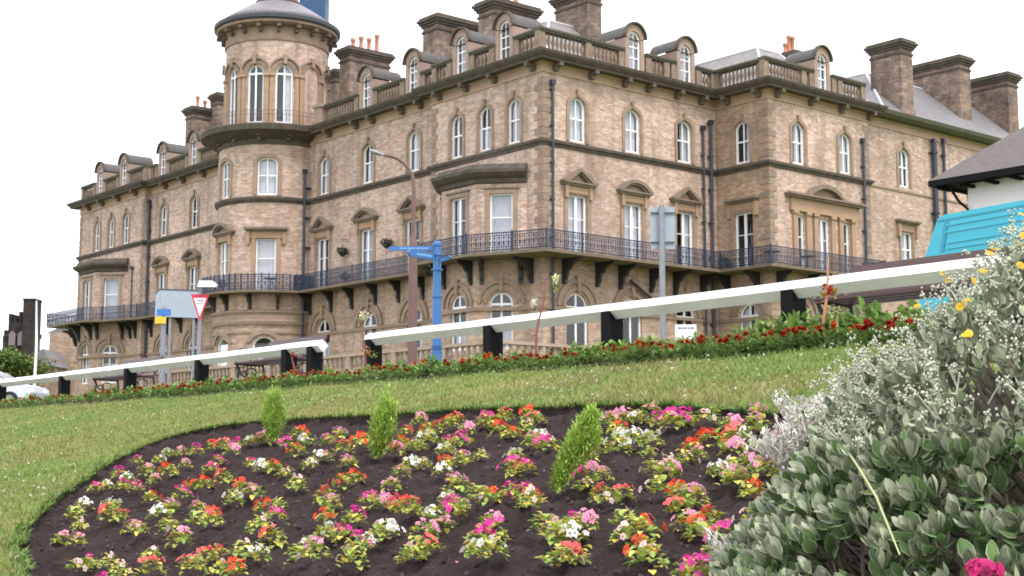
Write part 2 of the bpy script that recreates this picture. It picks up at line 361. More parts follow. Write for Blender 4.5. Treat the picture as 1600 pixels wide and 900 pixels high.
# soil of the round bed, lumpy, a few centimetres below the turf
SOIL = mat('dark_soil', (0.046, 0.033, 0.032), 0.97, noise=1, nscale=9, col2=(0.016, 0.011, 0.0115), bump=1.0, bscale=45, spec=0.1)
lo_, hi_ = bed.min(0) - .1, bed.max(0) + .1; sx_ = np.arange(lo_[0], hi_[0], 0.024); sy_ = np.arange(lo_[1], hi_[1], 0.024); SXX, SYY = np.meshgrid(sx_, sy_); SP = np.stack([SXX.ravel(), SYY.ravel()], 1)
cen = bed.mean(0); inb2 = inside(SP, cen + (bed - cen) * 1.012)
def soil_z(x, y):
    x = np.asarray(x, float); y = np.asarray(y, float)
    return gzv(x, y) - 0.05 + (vnoise(x, y, 4, 1) - .5) * .05 + (vnoise(x, y, 14, 2) - .5) * .045 + np.maximum(0, vnoise(x, y, 33, 4) - .5) * .07
SZ = soil_z(SP[:, 0], SP[:, 1])
I = np.arange(len(sx_) * len(sy_)).reshape(len(sy_), len(sx_))
SF = np.stack([I[:-1, :-1].ravel(), I[:-1, 1:].ravel(), I[1:, 1:].ravel(), I[1:, :-1].ravel()], 1)
SF = SF[inb2[SF].all(1)]; used = np.unique(SF); remap = np.full(len(SP), -1); remap[used] = np.arange(len(used))
o = np_mesh('bed_soil', np.column_stack([SP, SZ])[used], remap[SF], SOIL); tag(o, kind='structure')
e = MB(); nb = len(bed); vs = []; fs = []
for i, p in enumerate(bed):
    z = gz(*p); q = cen + (p - cen) * 0.993; vs += [(p[0], p[1], z - 0.004), (q[0], q[1], z - 0.075 - random.random() * .02)]
for i in range(nb): j = (i+1) % nb; fs.append((2*i, 2*j, 2*j+1, 2*i+1))
e.add(vs, fs); o = e.build('turf_edge', SOIL); tag(o, kind='structure')
e = MB(); vs = []; fs = []
for i, p in enumerate(bed):
    q = cen + (p - cen) * (1 + 0.22 / np.linalg.norm(p - cen)); vs += [(p[0], p[1], gz(*p) + .004), (q[0], q[1], gz(*q) - .012)]
for i in range(nb): j = (i+1) % nb; fs.append((2*i, 2*j, 2*j+1, 2*i+1))
e.add(vs, fs); o = e.build('turf_lip', bpy.data.materials['mown_lawn']); tag(o, kind='structure')

# planting strip soil at the knee rail, pavement, kerb and road behind it
def strip_sheet(name, s0, s1, dz, m, t0=-60, t1=200, n=2, z_at=None):
    b = MB(); ss = np.linspace(s0, s1, n)
    for a in range(n - 1):
        vs = []
        for s_, t_ in ((ss[a], t0), (ss[a], t1), (ss[a+1], t1), (ss[a+1], t0)):
            x = SX * s_ + TD[0] * t_; y = SY * s_ + TD[1] * t_; vs.append((x, y, ground_s(s_) + dz))
        b.add(vs, [(0, 1, 2, 3)])
    o = b.build(name, m); return structure(o)
strip_sheet('planting_strip', 7.24, 8.03, -0.012, SOIL, 2, 34, n=8)
PAVE = masonry('paving_flags', (0.30, 0.28, 0.25), (0.24, 0.22, 0.2), (0.12, 0.11, 0.1), 0.9, 0.6, stain_amt=0.3, bump=0.1)
strip_sheet('pavement', 8.4, 13.4, 0.012, mat('pavement_slabs', (0.27, 0.25, 0.235), 0.9, noise=0.4, nscale=1.5), n=2)
strip_sheet('kerb', 13.4, 13.55, 0.016, mat('kerb_stone', (0.33, 0.31, 0.29), 0.9, noise=0.3), n=2)
strip_sheet('road', 13.7, 24.0, 0.004, mat('asphalt', (0.055, 0.055, 0.06), 0.9, noise=0.4, nscale=2), n=2)
strip_sheet('road_line', 18.7, 18.82, 0.008, mat('road_paint', (0.75, 0.75, 0.72), 0.7), n=2)
# ================================================================ the hotel
aL = R_(39.95); dL = np.array([-math.sin(aL), math.cos(aL)]); dR = np.array([math.cos(aL), math.sin(aL)])
r0 = ray(848, 214); C0 = r0[:2] / r0[1] * 70.0
def Lp(u, off=0): return C0 + dL * u - dR * off
def Rp(u, off=0): return C0 + dR * u - dL * off
UIN = 13.04                                             # inner corner of the right hand face
OFFW = 3.80                                             # how far the right wing stands forward
class Flat:
    def __init__(s, o, d, n): s.o, s.d, s.n = np.array(o), np.array(d), np.array(n); s.nseg = 1
    def __call__(s, u, z, n=0.0):
        p = s.o + s.d * u + s.n * n; return (p[0], p[1], z)
    def u_at(s, px, z, n=0.0):
        cx = (px - 800) / F; o = s.o + s.n * n          # X = cx*(Y*CT + z*ST)
        return (cx * (o[1] * CT + z * ST) - o[0]) / (s.d[0] - cx * s.d[1] * CT)
    def hit(s, px, py, n=0.0):
        r = ray(px, py); o = s.o + s.n * n; nn = s.n; t = (o @ nn) / (r[:2] @ nn); P = r * t
        return (P[:2] - o) @ s.d, P[2]
class Round:
    def __init__(s, c, R):
        s.c = np.array(c, float); s.R = R; v = -s.c / np.linalg.norm(s.c); s.v = v; s.r = np.array([-v[1], v[0]]); s.nseg = 0.25
    def __call__(s, u, z, n=0.0):
        a = u / s.R; p = s.c + (s.v * math.cos(a) + s.r * math.sin(a)) * (s.R + n); return (p[0], p[1], z)
FL = Flat(C0, dL, -dR)                                  # left front (pavilion plane)
FM = Flat(Lp(0, -0.35), dL, -dR)                        # left front, main stretch
FL2 = Flat(Lp(0, -0.45), dL, -dR)
FR = Flat(C0, dR, -dL)
FRET = Flat(Rp(UIN, 0), -dL, -dR)                        # short return, u towards the camera
FW = Flat(Rp(UIN, OFFW), dR, -dL)                        # wing front
FW2 = Flat(Rp(UIN, OFFW - 0.3), dR, -dL)
FEND = Flat(Lp(57.6, 0), dR, dL)
TC = Lp(26.4, 0.05); TLOW = Round(TC, 3.6); TUP = Round(TC, 3.3)

ZB = 2.2; ZSL = 9.66; ZST = 15.5; ZFR = 19.2; ZCO = 19.72; ZTOP = 20.15
hotel = empty('hotel', (*C0, 3.3), 0, 'long Victorian sandstone hotel with round corner tower, arched dormers and iron balcony', 'hotel')
def sub(u0, u1, f):
    if f.nseg == 1: return [u0, u1]
    k = max(1, int(math.ceil(abs(u1 - u0) / f.nseg))); return list(np.linspace(u0, u1, k + 1))
def fbox(b, f, u0, u1, z0, z1, n0, n1):
    us = sub(u0, u1, f); vs = []; fs = []; uv = []
    for u in us:
        for z, n in ((z0, n0), (z1, n0), (z1, n1), (z0, n1)): vs.append(f(u, z, n)); uv.append((u, z))
    for i in range(len(us) - 1):
        for k in range(4): fs.append((i*4+k, i*4+(k+1) % 4, (i+1)*4+(k+1) % 4, (i+1)*4+k))
    fs += [(3, 2, 1, 0), tuple(len(vs) - 4 + k for k in range(4))]
    b.add(vs, fs, uv)
def arc_pts(uc, w, zs, rise, k=10):
    """points from left springing to right springing of an arch of given rise"""
    if rise <= 0: return [(uc - w/2, zs), (uc + w/2, zs)]
    r = (w*w/4 + rise*rise) / (2*rise); cz = zs + rise - r; a = math.asin(min(1, w/2/r)) if rise <= w/2 + 1e-6 else math.pi/2
    return [(uc + r*math.sin(t), cz + r*math.cos(t)) for t in np.linspace(-a, a, k + 1)]
def wall(b, f, u0, u1, z0, z1, ops, depth=0.24):
    us = sorted(set(np.round(sub(u0, u1, f), 4)) | {round(o[0] - o[1]/2, 4) for o in ops} | {round(o[0] + o[1]/2, 4) for o in ops})
    us = [u for u in us if u0 - 1e-3 <= u <= u1 + 1e-3]
    zs = sorted({z0, z1} | {o[2] for o in ops} | {o[3] for o in ops}); zs = [z for z in zs if z0 <= z <= z1]
    for i in range(len(us) - 1):
        uc = (us[i] + us[i+1]) / 2; run = None; j = 0
        free = [not any(abs(uc - o[0]) < o[1]/2 and o[2] < (zs[j]+zs[j+1])/2 < o[3] for o in ops) for j in range(len(zs) - 1)]
        j = 0
        while j < len(free):
            if free[j]:
                k = j
                while k + 1 < len(free) and free[k+1]: k += 1
                q = [(us[i], zs[j]), (us[i+1], zs[j]), (us[i+1], zs[k+1]), (us[i], zs[k+1])]
                b.add([f(*p) for p in q], [(0, 1, 2, 3)], q); j = k + 1
            else: j += 1
    for (uc, w_, za, zb, rise) in ops:
        pts = arc_pts(uc, w_, zb - rise, rise)
        if rise > 0:
            for (a, c) in zip(pts[:-1], pts[1:]):
                q = [a, c, (c[0], zb), (a[0], zb)]; b.add([f(*p) for p in q], [(0, 1, 2, 3)], q)
        loop = [(uc - w_/2, za)] + pts + [(uc + w_/2, za)]
        for a, c in zip(loop, loop[1:] + loop[:1]):
            b.add([f(*a, 0), f(*c, 0), f(*c, -depth), f(*a, -depth)], [(0, 1, 2, 3)], [a, c, (c[0] + depth, c[1]), (a[0] + depth, a[1])])
def band(b, f, inner, outer, n0, n1):
    """closed strip between two matching outlines"""
    k = len(inner)
    for i in range(k - 1):
        a, c, d, e_ = inner[i], inner[i+1], outer[i+1], outer[i]
        P = [f(*q, n) for n in (n0, n1) for q in (a, c, d, e_)]
        b.add(P, [(3,2,1,0), (4,5,6,7), (0,1,5,4), (1,2,6,5), (2,3,7,6), (3,0,4,7)], [a, c, d, e_] * 2)
def outline(uc, w_, za, zb, rise, g=0.0, gt=None, k=10, bottom=False):
    gt = g if gt is None else gt
    pts = arc_pts(uc, w_ + 2*g, zb - rise, rise + (gt if rise > 0 else 0), k)
    if rise <= 0: pts = [(uc - w_/2 - g, zb + gt), (uc + w_/2 + g, zb + gt)]
    lo = [(uc - w_/2 - g, za - (g if bottom else 0))]; hi = [(uc + w_/2 + g, za - (g if bottom else 0))]
    return lo + pts + hi
def window(f, uc, w_, za, zb, rise, kind='sash', curtain='mixed', surround=0.2, smat=None, par=None, rd=1.3):
    par = par or hotel; d = 0.15; b = MB()
    inn = outline(uc, w_ - .2, za + .10, zb - .08, max(0, rise - .02) if rise > 0 else 0, 0); out = outline(uc, w_, za, zb, rise, 0)
    band(b, f, inn + inn[:1], out + out[:1], -d - .07, -d + .03)
    fbox(b, f, uc - w_/2 + .03, uc + w_/2 - .03, za, za + .10, -d - .07, -d + .05)
    ztop = zb - (rise if rise < w_/2 - .01 else rise * .5)
    zm = za + (zb - za) * (0.52 if kind == 'sash' else 0.62)
    h = w_/2 - .07
    if kind == 'sash':
        fbox(b, f, uc - h, uc + h, zm - .04, zm + .04, -d - .05, -d + .035); fbox(b, f, uc - .034, uc + .034, za + .08, zb - .04, -d - .04, -d + .022)
    elif kind == 'door':
        fbox(b, f, uc - .075, uc + .075, za + .06, zb - .06, -d - .05, -d + .04); fbox(b, f, uc - h, uc + h, zm - .02, zm + .02, -d - .04, -d + .022)
    elif kind == 'single':
        fbox(b, f, uc - h, uc + h, zm - .03, zm + .03, -d - .04, -d + .022)
    elif kind == 'cross':
        zt = zb - max(rise, .35) - .02; fbox(b, f, uc - h, uc + h, zt - .06, zt + .06, -d - .06, -d + .04)
        fbox(b, f, uc - .05, uc + .05, za + .06, zb - .05, -d - .05, -d + .035)
    w = b.build('window', WHITE, par)
    g = MB(); pg = outline(uc, w_ - .04, za + .02, zb - .02, rise, 0, k=6); g.add([f(*p, -d - .02) for p in pg], [tuple(range(len(pg)))], pg); g.build('pane', GLASS, w)
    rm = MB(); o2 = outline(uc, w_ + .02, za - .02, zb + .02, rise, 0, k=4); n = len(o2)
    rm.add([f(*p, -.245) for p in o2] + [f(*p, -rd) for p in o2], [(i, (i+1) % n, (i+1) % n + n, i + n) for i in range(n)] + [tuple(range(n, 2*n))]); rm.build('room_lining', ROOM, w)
    c = MB(); rr = random.random()
    def drape(a0, a1, zlo, zhi, dn):
        k = max(3, int((a1 - a0) / .07)); us = np.linspace(a0, a1, k + 1); ph = random.random() * 6
        for i in range(k):
            na = dn + .025 * math.sin(us[i] * 42 + ph); nb_ = dn + .025 * math.sin(us[i+1] * 42 + ph)
            c.add([f(us[i], zlo, na), f(us[i+1], zlo, nb_), f(us[i+1], zhi, nb_), f(us[i], zhi, na)], [(0, 1, 2, 3)])
    L_, R2_ = uc - w_/2 + .04, uc + w_/2 - .04
    if curtain == 'mixed': curtain = 'full' if rr < .42 else ('sides' if rr < .78 else ('half' if rr < .95 else 'none'))
    if curtain == 'full': drape(L_, R2_, za + .05, zb - .05, -.34)
    elif curtain == 'sides': s_ = w_ * random.uniform(.22, .4); drape(L_, L_ + s_, za + .05, zb - .05, -.34); drape(R2_ - s_, R2_, za + .05, zb - .05, -.34)
    elif curtain == 'half': drape(L_, R2_, za + .05, za + (zb - za) * .52, -.34)
    elif curtain == 'one': s_ = w_ * .45; drape(R2_ - s_, R2_, za + .05, zb - .05, -.34)
    if c.v: c.build('curtain', CURT, w)
    if surround:
        s_ = MB(); inn = outline(uc, w_, za, zb, rise, 0.0); out = outline(uc, w_, za, zb, rise, surround)
        band(s_, f, inn, out, 0.002, 0.07); s_.build('surround', smat or TRIM, w)
    return w
def keystone(b, f, uc, z0, z1, wd=.2, n=.16):
    b.prism([(uc - wd*.36, z0), (uc + wd*.36, z0), (uc + wd*.62, z1), (uc - wd*.62, z1)], f, .03, n)
def tri_pediment(f, uc, z, hw=1.18, h=.82):
    b = MB(); fbox(b, f, uc - hw, uc + hw, z, z + .09, 0, .36); fbox(b, f, uc - hw + .06, uc + hw - .06, z - .1, z - .001, 0, .26)
    for s in (-1, 1):
        b.prism([(uc + s*(hw + .05), z + .09), (uc, z + h), (uc, z + h - .17), (uc + s*(hw - .36), z + .09)], f, 0, .38)
        b.prism([(uc + s*(hw - .36), z + .092), (uc, z + h - .172), (uc, z + h - .25), (uc + s*(hw - .55), z + .092)], f, 0, .27)
    b.build('pediment', PEDM, hotel)
    b = MB(); b.prism([(uc - hw + .3, z + .091), (uc + hw - .3, z + .091), (uc, z + h - .2)], f, 0, .06); b.build('tympanum', TRIM, hotel)
    frieze(f, uc, z, hw)
def frieze(f, uc, z, hw):
    b = MB(); fbox(b, f, uc - hw + .28, uc + hw - .28, z - .48, z - .101, .002, .12)
    for s in (-1, 1): fbox(b, f, uc + s*(hw - .34) - .1, uc + s*(hw - .34) + .1, z - .75, z - .101, .0, .2)
    b.build('frieze_block', TRIM_O, hotel)
def seg_pediment(f, uc, z, hw=1.18, h=.72):
    b = MB(); fbox(b, f, uc - hw, uc + hw, z, z + .09, 0, .36); fbox(b, f, uc - hw + .06, uc + hw - .06, z - .1, z - .001, 0, .26)
    o1 = arc_pts(uc, 2*hw + .1, z + .09, h - .09, 12); o2 = arc_pts(uc, 2*hw - .45, z + .09, h - .28, 12); o3 = arc_pts(uc, 2*hw - .8, z + .09, h - .38, 12)
    band(b, f, o2, o1, 0, .38); band(b, f, o3, o2, 0, .27); b.build('pediment', PEDM, hotel)
    b = MB(); b.prism(o3, f, 0, .06); b.build('tympanum', TRIM, hotel)
    frieze(f, uc, z, hw)
def flat_hood(f, uc, z, hw=1.15, brackets=True):
    b = MB(); fbox(b, f, uc - hw, uc + hw, z + .12, z + .25, 0, .4); fbox(b, f, uc - hw + .07, uc + hw - .07, z + .04, z + .12, 0, .28); fbox(b, f, uc - hw + .12, uc + hw - .12, z - .03, z + .04, 0, .18)
    b.build('hood', PEDM, hotel); b = MB()
    fbox(b, f, uc - hw + .28, uc + hw - .28, z - .42, z - .031, .002, .1)
    if brackets:
        for s in (-1, 1):
            b.prism([(0, 0)] * 0 or [(uc + s*(hw - .2) - .11, z - .8), (uc + s*(hw - .2) + .11, z - .8), (uc + s*(hw - .2) + .12, z - .031), (uc + s*(hw - .2) - .12, z - .031)], f, 0, .22)
    b.build('frieze_block', TRIM_O, hotel)
PEDM = mat('weathered_pediment', (0.25, 0.19, 0.145), 0.9, noise=1, nscale=2.5, col2=(0.12, 0.09, 0.065), bump=0.3, bscale=14)

# -- window lists (centre measured along each face)
wins = {k: [] for k in 'L M L2 P2 R RET W W2'.split()}
def arch2(key, f, px, w_=1.12, curtain='mixed'):
    uc = f.u_at(px, 17.0); wins[key].append((uc, w_, 15.86, 18.22, .34)); window(f, uc, w_, 15.86, 18.22, .34, 'sash', curtain)
    b = MB(); keystone(b, f, uc, 18.24, 18.62); b.build('keystone', TRIM, hotel)
def door1(key, f, px, w_=1.36, top='tri', kind='door', curtain='mixed', z=None, zb=13.06):
    uc = f.u_at(px, 11.8); wins[key].append((uc, w_, 9.86, zb, 0)); window(f, uc, w_, 9.86, zb, 0, kind, curtain, .26, TRIM)
    z = z or 13.62
    if top == 'tri': tri_pediment(f, uc, z)
    elif top == 'seg': seg_pediment(f, uc, z)
    elif top == 'flat': flat_hood(f, uc, z)
    return uc
def arch0(key, f, px, w_=1.55, za=5.1, zb=8.0, kind='cross', curtain='mixed', rise=None, ring=True, z=7):
    uc = f.u_at(px, 7.5); rise = w_/2 - .02 if rise is None else rise
    wins[key].append((uc, w_, za, zb, rise)); window(f, uc, w_, za, zb, rise, kind, curtain, 0)
    zs = zb - rise; b = MB()
    for g0, g1, n in ((.12, .3, .10), (.52, .70, .13)):
        band(b, f, arc_pts(uc, w_ + 2*g0, zs, rise + g0, 14), arc_pts(uc, w_ + 2*g1, zs, rise + g1, 14), 0, n)
    b.build('archivolt', TRIM, hotel)
    b = MB(); band(b, f, arc_pts(uc, w_ + .6, zs, rise + .3, 14), arc_pts(uc, w_ + 1.04, zs, rise + .52, 14), 0, .04); keystone(b, f, uc, zb + .04, zb + .86, .24, .2); b.build('keystone', TRIM_O if random.random() < .4 else TRIM, hotel)
    return uc
for px, c in ((902, 'full'), (988, 'full'), (1069, 'one')): arch2('R', FR, px, 1.16, c)
for px in (714, 758, 803): arch2('L', FL, px, 1.05)
for px in (647, 575, 507): arch2('M', FM, px, 1.15, 'half' if px == 575 else 'full')
for px in (304, 256): arch2('L2', FL2, px, 1.15)
for px in (197, 174, 152): arch2('P2', FL, px, 1.05)
arch2('RET', FRET, 1160, 1.1, 'one')
for px in (1247, 1320): arch2('W', FW, px, 1.12, 'one')
for px in (1412, 1520, 1640): arch2('W2', FW2, px, 1.12)
door1('R', FR, 902, top='tri'); door1('R', FR, 989, top='seg', curtain='full'); door1('R', FR, 1070, top='tri', curtain='one')
door1('M', FM, 645, top='tri'); door1('M', FM, 573, top='seg', curtain='full'); door1('M', FM, 504.5, top='tri', curtain='sides')
door1('L2', FL2, 301, top='seg'); door1('L2', FL2, 252.5, top='seg')
door1('RET', FRET, 1163, top='flat', curtain='none')
u = FW2.u_at(1417, 12); wins['W2'].append((u, 1.2, 10.9, 13.1, 0)); window(FW2, u, 1.2, 10.9, 13.1, 0, 'sash', 'full', .18); flat_hood(FW2, u, 13.55, 1.1)
for px in (902, 987, 1072): arch0('R', FR, px, 1.5, curtain='none')
for px in (647, 577, 505): arch0('M', FM, px, 1.5)
for px in (300, 254): arch0('L2', FL2, px, 1.5)
arch0('RET', FRET, 1170, 1.35); [arch0('W', FW, p_, 1.35) for p_ in (1252, 1312)]; arch0('W2', FW2, 1420, 1.2)
# triple window of the wing
uts = [FW.u_at(p, 11.8) for p in (1251, 1286.5, 1322)]; zt = 12.95
for i, uc in enumerate(uts):
    w_ = 1.15 if i == 1 else .72; wins['W'].append((uc, w_, 9.86, zt, 0)); window(FW, uc, w_, 9.86, zt, 0, 'door' if i == 1 else 'single', 'full' if i == 1 else 'one', 0)
b = MB()
for i in range(3):
    for s in (-1, 1):
        uu = uts[i] + s * ((.575 if i == 1 else .36) + .2); fbox(b, FW, uu - .17, uu + .17, 9.9, zt + .05, .0, .16); fbox(b, FW, uu - .22, uu + .22, zt + .051, zt + .22, .0, .24)
b.build('pilaster', TRIM_O, hotel)
b = MB(); a0, a1 = uts[0] - .95, uts[2] + .95
fbox(b, FW, a0, a1, zt + .221, zt + .36, 0, .2); fbox(b, FW, a0 + .06, a1 - .06, zt + .361, zt + .95, 0.003, .13); b.build('entablature', TRIM_O, hotel)
b = MB(); fbox(b, FW, a0 - .3, a1 + .3, zt + .951, zt + 1.06, 0, .34); fbox(b, FW, a0 - .38, a1 + .38, zt + 1.061, zt + 1.18, 0, .46)
o1 = arc_pts(uts[1], 3.3, zt + 1.18, .75, 14); o2 = arc_pts(uts[1], 2.75, zt + 1.18, .5, 14); band(b, FW, o2, o1, 0, .42); b.build('pediment', PEDM, hotel)
b = MB(); b.prism(o2, FW, 0, .08); b.build('tympanum', TRIM, hotel)

# -- canted bays of the two pavilions
def bay(f, uA, uB, uC, uD, n1, key):
    """front from uA to uB at n1, cants down to uC / uD on the wall"""
    pts = [np.array(f(uC, 0, 0)[:2]), np.array(f(uA, 0, n1)[:2]), np.array(f(uB, 0, n1)[:2]), np.array(f(uD, 0, 0)[:2])]
    ctr = (pts[0] + pts[3]) / 2; faces = []
    bw = MB(); bg = MB()
    for i in range(3):
        p, q = pts[i], pts[i+1]; L_ = np.linalg.norm(q - p); d = (q - p) / L_; n = np.array([-d[1], d[0]])
        if n @ ((p + q) / 2 - ctr) < 0: n = -n
        ff = Flat(p, d, n); faces.append((ff, L_))
        uc = L_ / 2; w_ = 1.2 if i != 1 else 1.3
        wall(bw, ff, 0, L_, ZSL, 13.75, [(uc, w_, 9.86, 13.1, 0)]); window(ff, uc, w_, 9.86, 13.1, 0, 'single' if i != 1 else 'door', 'sides' if i == 1 else 'full', .22, TRIM, rd=.4)
        wall(bg, ff, 0, L_, ZB, ZSL, [(uc, w_, 5.1, 8.0, w_/2 - .02)]); window(ff, uc, w_, 5.1, 8.0, w_/2 - .02, 'cross', 'half', 0, rd=.4)
        b = MB(); zs = 8.0 - w_/2 + .02
        for g0, g1, n_ in ((.12, .28, .10), (.46, .62, .12)): band(b, ff, arc_pts(uc, w_ + 2*g0, zs, w_/2 + g0, 14), arc_pts(uc, w_ + 2*g1, zs, w_/2 + g1, 14), 0, n_)
        keystone(b, ff, uc, 8.02, 8.8, .22, .18); b.build('archivolt', TRIM, hotel)
        b = MB(); fbox(b, ff, uc - w_/2 - .35, uc + w_/2 + .35, 13.34, 13.42, 0, .12); b.build('lintel_band', PEDM, hotel)
    bw.build('bay_wall', STONE, hotel); bg.build('bay_base_wall', ASHLAR, hotel)
    path = pts if faces[0][0].n @ faces[0][0].n > 0 else pts
    return pts, faces
def sweep(path, prof, closed=False, side=1):
    """prof: list of (n,z), path: plan points; outward = left normal * side"""
    P = [np.array(p[:2], float) for p in path]; b = MB(); n = len(P); vs = []; fs = []; uv = []; run = 0
    for i in range(n):
        def nrm(a, c):
            t = (c - a) / np.linalg.norm(c - a); return np.array([-t[1], t[0]]) * side
        if closed: n1, n2 = nrm(P[i-1], P[i]), nrm(P[i], P[(i+1) % n])
        else:
            n1 = nrm(P[i-1], P[i]) if i > 0 else nrm(P[0], P[1]); n2 = nrm(P[i], P[i+1]) if i < n-1 else n1
        m = (n1 + n2); m = m / max(1e-6, m @ m) * 2; m = m if np.linalg.norm(m) < 2.2 else m / np.linalg.norm(m) * 2.2
        if i: run += np.linalg.norm(P[i] - P[i-1])
        for (o_, z) in prof: q = P[i] + m * o_; vs.append((q[0], q[1], z)); uv.append((run, z))
    k = len(prof)
    for i in range(n if closed else n - 1):
        j = (i + 1) % n
        for a in range(k): c = (a + 1) % k; fs.append((i*k+a, j*k+a, j*k+c, i*k+c))
    if not closed: fs += [tuple(range(k)), tuple((n-1)*k + a for a in range(k))[::-1]]
    b.add(vs, fs, uv); return b
u744 = FL.u_at(744, 13, 1.75); u688 = FL.u_at(690, 13, 1.75); u823 = FL.u_at(823, 13, 0)
ctr1 = (u744 + u688) / 2; hlf = (u688 - u744) / 2
bay1, bf1 = bay(FL, u744, u688, u823, 2*ctr1 - u823, 1.75, 'L')
off2 = 51.6 - ctr1; bay2, bf2 = bay(FL, u744 + off2, u688 + off2, u823 + off2, 2*ctr1 - u823 + off2, 1.75, 'P2')
for pts in (bay1, bay2):
    ext = [pts[0], pts[1], pts[2], pts[3]]
    prof = [(0, 13.62), (.12, 13.66), (.16, 13.86), (.38, 13.98), (.55, 14.14), (.57, 14.3), (.3, 14.34), (.2, 14.62), (-.1, 14.68), (-.1, 13.62)]
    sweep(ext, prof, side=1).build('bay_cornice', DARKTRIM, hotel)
    b = MB(); b.add([(p[0], p[1], 14.66) for p in pts], [(0, 1, 2, 3)]); b.build('bay_roof', LEAD, hotel)
    sweep(ext, [(0.0, 7.05), (.13, 7.05), (.16, 7.25), (0, 7.25)]).build('impost_band', TRIM, hotel)

# -- walls
STONE_SHADED = masonry('ochre_shaded_sandstone', (0.43, 0.315, 0.225), (0.35, 0.25, 0.185), (0.30, 0.22, 0.17), 0.34, 0.13, stain=(0.20, 0.145, 0.11), stain_amt=0.7, bump=0.55, tint=(1, .84, .66))  # ochre stone for the return wall, its corner shade darkened into the colour
M_END, L2_0, L2_1 = 24.4, 28.4, 45.65
def wall_pair(f, u0, u1, key, zhi=ZFR + .2, m=None):
    ops = wins[key]; a, c = min(u0, u1), max(u0, u1)
    b = MB(); wall(b, f, a, c, ZSL, zhi, [o_ for o_ in ops if o_[2] > 9]); b.build('upper_wall', m or STONE, hotel)
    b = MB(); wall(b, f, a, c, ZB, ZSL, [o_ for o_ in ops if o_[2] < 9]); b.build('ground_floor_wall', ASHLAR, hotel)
wall_pair(FR, 0, UIN, 'R'); wall_pair(FL, 0, 9.4, 'L'); wall_pair(FM, 9.4, M_END, 'M'); wall_pair(FL2, L2_0, L2_1, 'L2')
wall_pair(FL, L2_1, 57.6, 'P2'); wall_pair(FRET, 0, OFFW, 'RET', m=STONE_SHADED); wall_pair(FW, 0, 9.1, 'W'); wall_pair(FW2, 9.1, 34, 'W2')
b = MB(); wall(b, FEND, 0, 14, ZB, ZFR + .2, []); 
for f_, u_, n0, n1 in ((FL, 9.4, -.35, 0), (FL, L2_1, -.45, 0), (FW, 9.1, -.3, 0)):
    q = [f_(u_, ZB, n0), f_(u_, ZB, n1), f_(u_, ZFR + .2, n1), f_(u_, ZFR + .2, n0)]; b.add(q, [(0, 1, 2, 3)], [(0, ZB), (.35, ZB), (.35, ZFR), (0, ZFR)])
back = [Rp(UIN + 34, OFFW - .3), Rp(UIN + 34, -14), Rp(14, -14), Lp(57.6, -14)]
for p, q in zip(back[:-1], back[1:]): L_ = np.linalg.norm(q - p); b.add([(p[0], p[1], ZB), (q[0], q[1], ZB), (q[0], q[1], ZFR + .2), (p[0], p[1], ZFR + .2)], [(0, 1, 2, 3)], [(0, ZB), (L_, ZB), (L_, ZFR), (0, ZFR)])
b.build('side_wall', STONE, hotel)
# quoins
b = MB(); bd = MB()
for f1, u1, s1, f2, u2, s2 in ((FR, 0, 1, FL, 0, 1), (FW, 0, 1, FRET, OFFW, -1)):
    for i, z in enumerate(np.arange(9.9, 19.0, .38)):
        a, c = (.62, .38) if i % 2 else (.38, .62); t_ = bd if (i % 3 == 1) else b
        fbox(t_, f1, u1 + .0, u1 + s1 * a, z, z + .33, 0.002, .035); fbox(t_, f2, u2, u2 + s2 * c, z, z + .33, 0.002, .035)
for f1, u1, s1 in ((FL, 9.4, -1), (FL, L2_1, 1), (FL, 57.6, -1), (FW, 9.1, -1)):
    for i, z in enumerate(np.arange(9.9, 19.0, .38)): fbox(b if i % 2 else bd, f1, u1, u1 + s1 * (.55 if i % 2 else .35), z, z + .33, 0.002, .035)
b.build('quoins', TRIM, hotel); bd.build('quoins', mat('dark_quoin', (.27, .20, .155), .9, noise=.4, nscale=3), hotel)

# -- mouldings that run round the whole front
main = [Rp(UIN + 34, OFFW - .3), Rp(UIN + 9.1, OFFW - .3), Rp(UIN + 9.1, OFFW), Rp(UIN, OFFW), Rp(UIN, 0), C0, Lp(9.4, 0), Lp(9.4, -.35), Lp(26, -.35), Lp(26, -.45), Lp(L2_1, -.45), Lp(L2_1, 0), Lp(57.6, 0), Lp(57.6, -14)]
sweep(main, [(-.02, ZFR), (.07, ZFR), (.09, ZFR + .1), (.03, ZFR + .11), (.03, ZCO - .1), (.16, ZCO), (-.02, ZCO)]).build('architrave', mat('frieze_stone', (.44, .31, .22), .85, noise=1, nscale=1.2, col2=(.30, .205, .145)), hotel)
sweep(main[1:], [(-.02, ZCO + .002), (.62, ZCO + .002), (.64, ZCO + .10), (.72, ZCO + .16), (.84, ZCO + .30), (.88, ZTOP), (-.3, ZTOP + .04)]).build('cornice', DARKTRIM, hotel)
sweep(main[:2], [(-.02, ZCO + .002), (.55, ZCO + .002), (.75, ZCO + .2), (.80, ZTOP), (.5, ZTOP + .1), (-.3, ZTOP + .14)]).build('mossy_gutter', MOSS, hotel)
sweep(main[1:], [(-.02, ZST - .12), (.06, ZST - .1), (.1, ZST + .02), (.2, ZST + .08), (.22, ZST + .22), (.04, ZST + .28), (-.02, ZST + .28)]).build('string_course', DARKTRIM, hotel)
sweep(main[:2], [(-.02, ZST - .02), (.06, ZST), (.08, ZST + .12), (-.02, ZST + .14)]).build('string_course', TRIM, hotel)
sweep(main, [(-.02, 7.05), (.09, 7.05), (.12, 7.22), (-.02, 7.24)]).build('impost_band', TRIM, hotel)
